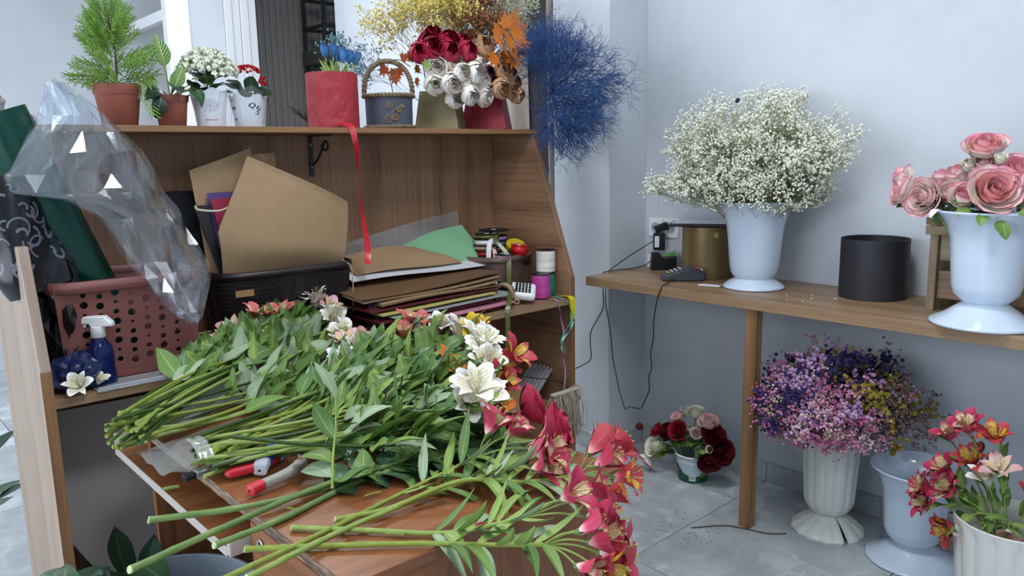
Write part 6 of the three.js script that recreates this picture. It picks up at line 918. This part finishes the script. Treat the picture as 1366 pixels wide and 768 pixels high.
{ // bucket of roses on the floor
  const o = thing('food_bucket', 'small plastic food bucket with green printed label holding roses', 'bucket', [2.40, 0, -1.635], 2.36);
  const lab = canvasTex(1024, 256, (c, w, h) => { c.fillStyle = '#b9cbd3'; c.fillRect(0, 0, w, h); c.fillStyle = '#dfe8ec'; for (let i = 0; i < 9; i++) { c.beginPath(); c.ellipse(i * 130, 50 + (i % 3) * 12, 90, 9, 0, 0, 7); c.fill(); } c.fillStyle = '#14503c'; c.beginPath(); c.moveTo(0, 256); for (const [x, y] of [[0, 130], [90, 90], [150, 150], [260, 70], [330, 120], [380, 165], [470, 190], [560, 180], [660, 190], [760, 110], [860, 160], [940, 90], [1024, 130], [1024, 256]]) c.lineTo(x, y); c.fill(); c.fillStyle = '#6a9c3c'; c.beginPath(); c.ellipse(640, 150, 90, 34, -.35, 0, 7); c.fill(); c.fillStyle = '#6b2a24'; c.fillRect(250, 130, 60, 60); c.fillStyle = '#e8ecec'; c.fillRect(258, 150, 44, 8); c.fillRect(440, 175, 70, 56); c.fillStyle = '#203028'; for (let i = 0; i < 12; i++) c.fillRect(446 + i * 5, 180, 1 + i % 3, 40); });
  part('bucket_wall', surf((u, v) => { const a = u * 2 * PI, r = lerp(.055, .067, v); return V(r * sin(a), .105 * v, r * cos(a)); }, 60, 4), mat({ map: lab, roughness: .35 }), o); part('bucket_rim', at(new THREE.TorusGeometry(.068, .0035, 8, 48).rotateX(PI / 2), V(0, .105, 0)), M.whitePlastic, o); part('bucket_base', lathe([[0, 0], [.055, 0], [.055, .003], [0, .003]], 30), M.whitePlastic, o);
}
[
  [2.37, .155, -1.87, .026, [-.4, .3, -.8], 'darkRose', 'lone dark red rosebud leaning out towards the pillar'], [2.36, .165, -1.78, .032, [-.5, .5, -.5], 'redRose', 'dark red rose between lone bud and cream rose'], [2.36, .175, -1.735, .034, [-.6, .5, -.3], 'darkRose', 'very dark rose behind the cream rose'], [2.34, .20, -1.665, .038, [-.7, .5, .1], 'redRose', 'velvet red rose at the top of the bucket'], [2.33, .115, -1.765, .042, [-.7, .5, -.2], 'creamRose', 'ragged cream rose hanging over the bucket'], [2.33, .045, -1.80, .036, [-.5, -.5, -.3], 'pinkRose', 'pink and white rose drooping to the floor'], [2.36, .20, -1.60, .035, [-.5, .4, .4], 'pinkRose', 'pale pink rose tilted above the dark ones'], [2.39, .245, -1.565, .04, [-.3, .8, .2], 'pinkRose', 'blush rose high at the back of the bucket'], [2.38, .205, -1.535, .045, [-.4, .6, .5], 'darkRose', 'big dark red rose beside the blush rose'], [2.37, .155, -1.495, .048, [-.5, .2, .7], 'darkRose', 'big wilted dark rose near the wooden post'], [2.35, .115, -1.53, .045, [-.6, -.2, .5], 'darkRose', 'drooping dark rose at the lowest side of the bucket'], [2.34, .165, -1.525, .022, [-.7, .3, .4], 'creamRose', 'small white rose in front of the dark wilted ones'], [2.40, .265, -1.63, .035, [-.3, .8, 0], 'creamRose', 'cream blossom at the back of the bucket bouquet'], [2.39, .235, -1.70, .03, [-.3, .8, -.2], 'pinkRose', 'faded pink rose between the red ones'],
].forEach(([x, y, z, R, d, k, label], i) => {
  const o = thing('bucket_rose', label, 'rose'), dir = V(...d).normalize(), p = V(x, y, z).addScaledVector(dir, -R * .5); bloom(i === 0 || i === 6 || i === 11 ? ROSEBUD : ROSE, PT[k], o, p, dir, R);
  part('stem', tube([V(lerp(2.40, x, .1), .012, lerp(-1.635, z, .1)), V(lerp(2.40, x, .45), max(.12, y * .75 + .02), lerp(-1.635, z, .45)), p], .0026, 10, 6), M.roseStem, o); for (let j = 0; j < 4; j++) set(part('leaf', LEAF.rose[j % 2], [M.leafB, M.leafRose, M.leafA, M.leafC][(i + j) % 4], o), V(lerp(2.40, x, .6), lerp(.125, y, .5), lerp(-1.635, z, .6)), aim(V(rr(-1, .3), rr(-.4, .6), rr(-1, 1)), V(-.5, .8, .1)), rr(.75, 1.05));
});
{ const o = thing('dried_sprig', 'pale dried blossoms crowning the bucket of roses', 'sprig', [2.40, .16, -1.68]); const v = sprigGeos(404, 3, 4, .5, .05, .03); const t = part('twigs', v.twigs, M.twigBrown, o); t.userData.kind = 'stuff'; t.scale.setScalar(.13); const b = part('blossoms', v.tips, mat({ color: 0xb9ad98, roughness: .8 }), o); b.scale.setScalar(.13); b.userData.kind = 'stuff'; }
{ // crumbs on the floor and shelf
  const crumbs = (label, list, m) => { const o = solo('fallen_blossoms', list, m, label, 'petals'); o.userData.kind = 'stuff'; };
  const f = (n, cx, cz, sx, sz, r, y = .002) => Array.from({ length: n }, () => at(new THREE.IcosahedronGeometry(r * rr(.6, 1.2), 0), V(cx + rr(-sx, sx), y, cz + rr(-sz, sz)), null, V(1, .5, 1)));
  crumbs('white gypsophila crumbs scattered on the tiles by the desk', f(36, 1.72, -1.60, .12, .10, .005), M.gypTip); crumbs('dry greenish blossom litter at the foot of the shelf post', f(60, 2.02, -1.40, .12, .12, .0035), mat({ color: 0xa9aa90, roughness: .9 })); crumbs('white blossom crumbs on the wall shelf beside the vase', f(6, 2.28, -1.16, .08, .08, .004, WS + .002), M.gypTip);
  solo('dry_twig', tube([V(2.05, .003, -1.40), V(2.15, .005, -1.32), V(2.20, .003, -1.20), V(2.24, .003, -1.16)], .0022, 14, 5), M.twigBrown, 'thin dry twig lying across the foot of the shelf post', 'twig'); solo('dry_twig', tube([V(1.82, .003, -1.05), V(1.84, .004, -1.07), V(1.86, .003, -1.06)], .0025, 8, 5), M.leafDark, 'tiny dark plant scrap on the open floor tile', 'scrap');
}
// ---------------------------------------------------------------- lower left corner
{
  const o = thing('grey_bucket', 'grey plastic tub on the floor beside the desk', 'bucket', [.40, 0, -1.50]); part('tub_wall', lathe([[0, .003], [.15, .003], [.152, 0], [.155, .006], [.19, .385], [.2, .388], [.2, .395], [.187, .395], [.152, .01], [0, .01]], 48), mat({ color: 0x8a95a0, roughness: .45 }), o); part('tub_handle', tube([V(.17, .39, -.09), V(.20, .36, .02), V(.17, .385, .10)], .0022, 14, 6), M.metal, o);
  const l = thing('cut_foliage', 'dark green glossy cut leaves dumped in the grey tub', 'leaves'); for (let i = 0; i < 24; i++) { const a = rr(0, 6.28), r = sqrt(RR()) * .09; set(part('leaf', LEAF.broad[i % 3], [M.leafDark, M.leafDark, M.leafRose][i % 3], l), V(.335 + r * cos(a), .385 + rr(0, .035), -1.58 + r * sin(a)), aim(V(rr(-1, .6), rr(.0, .6), rr(-1, 1)), V(rr(-.3, .3), 1, rr(-.3, .3))), rr(1.1, 1.6)); } [[.36, .42, -1.66, V(-.7, .15, .3)], [.33, .405, -1.62, V(-.6, .0, .6)], [.40, .425, -1.64, V(.2, .2, .8)]].forEach(([x, y, z, d]) => set(part('leaf', LEAF.broad[0], M.leafRose, l), V(x, y, z), aim(d, V(0, 1, .2)), 1.5));
  const z = thing('potted_zamioculcas', 'glossy dark leaved houseplant on the bright floor past the cabinet end', 'potted plant', [.10, 0, -2.60]); part('pot', potGeo(.11, .08, .18, .04), M.terracotta, z); soil(z, .1, .17); const lf = leafGeo(.13, .06, { bend: .3, fold: .15, nu: 5, nv: 9 });
  [[V(0, .17, 0), V(.12, .30, .06), V(.20, .33, .14)], [V(0, .17, 0), V(.11, .36, .05), V(.18, .47, .12)], [V(0, .17, 0), V(-.12, .4, .08), V(-.22, .56, .1)], [V(0, .17, 0), V(-.05, .45, -.1), V(-.1, .66, -.14)]].forEach((p, i) => { part('leaf_stalk', tube(p, t => lerp(.007, .003, t), 14, 6), M.stem, z); const c = new THREE.CatmullRomCurve3(p); for (let k = 0; k < 7; k++) leafOn(z, c, .35 + .1 * k, k % 2 ? 1 : -1, [lf], k % 3 ? M.leafDark : M.leafRose, .9, .35); });
}
scene.traverse(o => { if (o.isMesh) { o.castShadow = true; o.receiveShadow = true; } });
renderer.render(scene, camera);
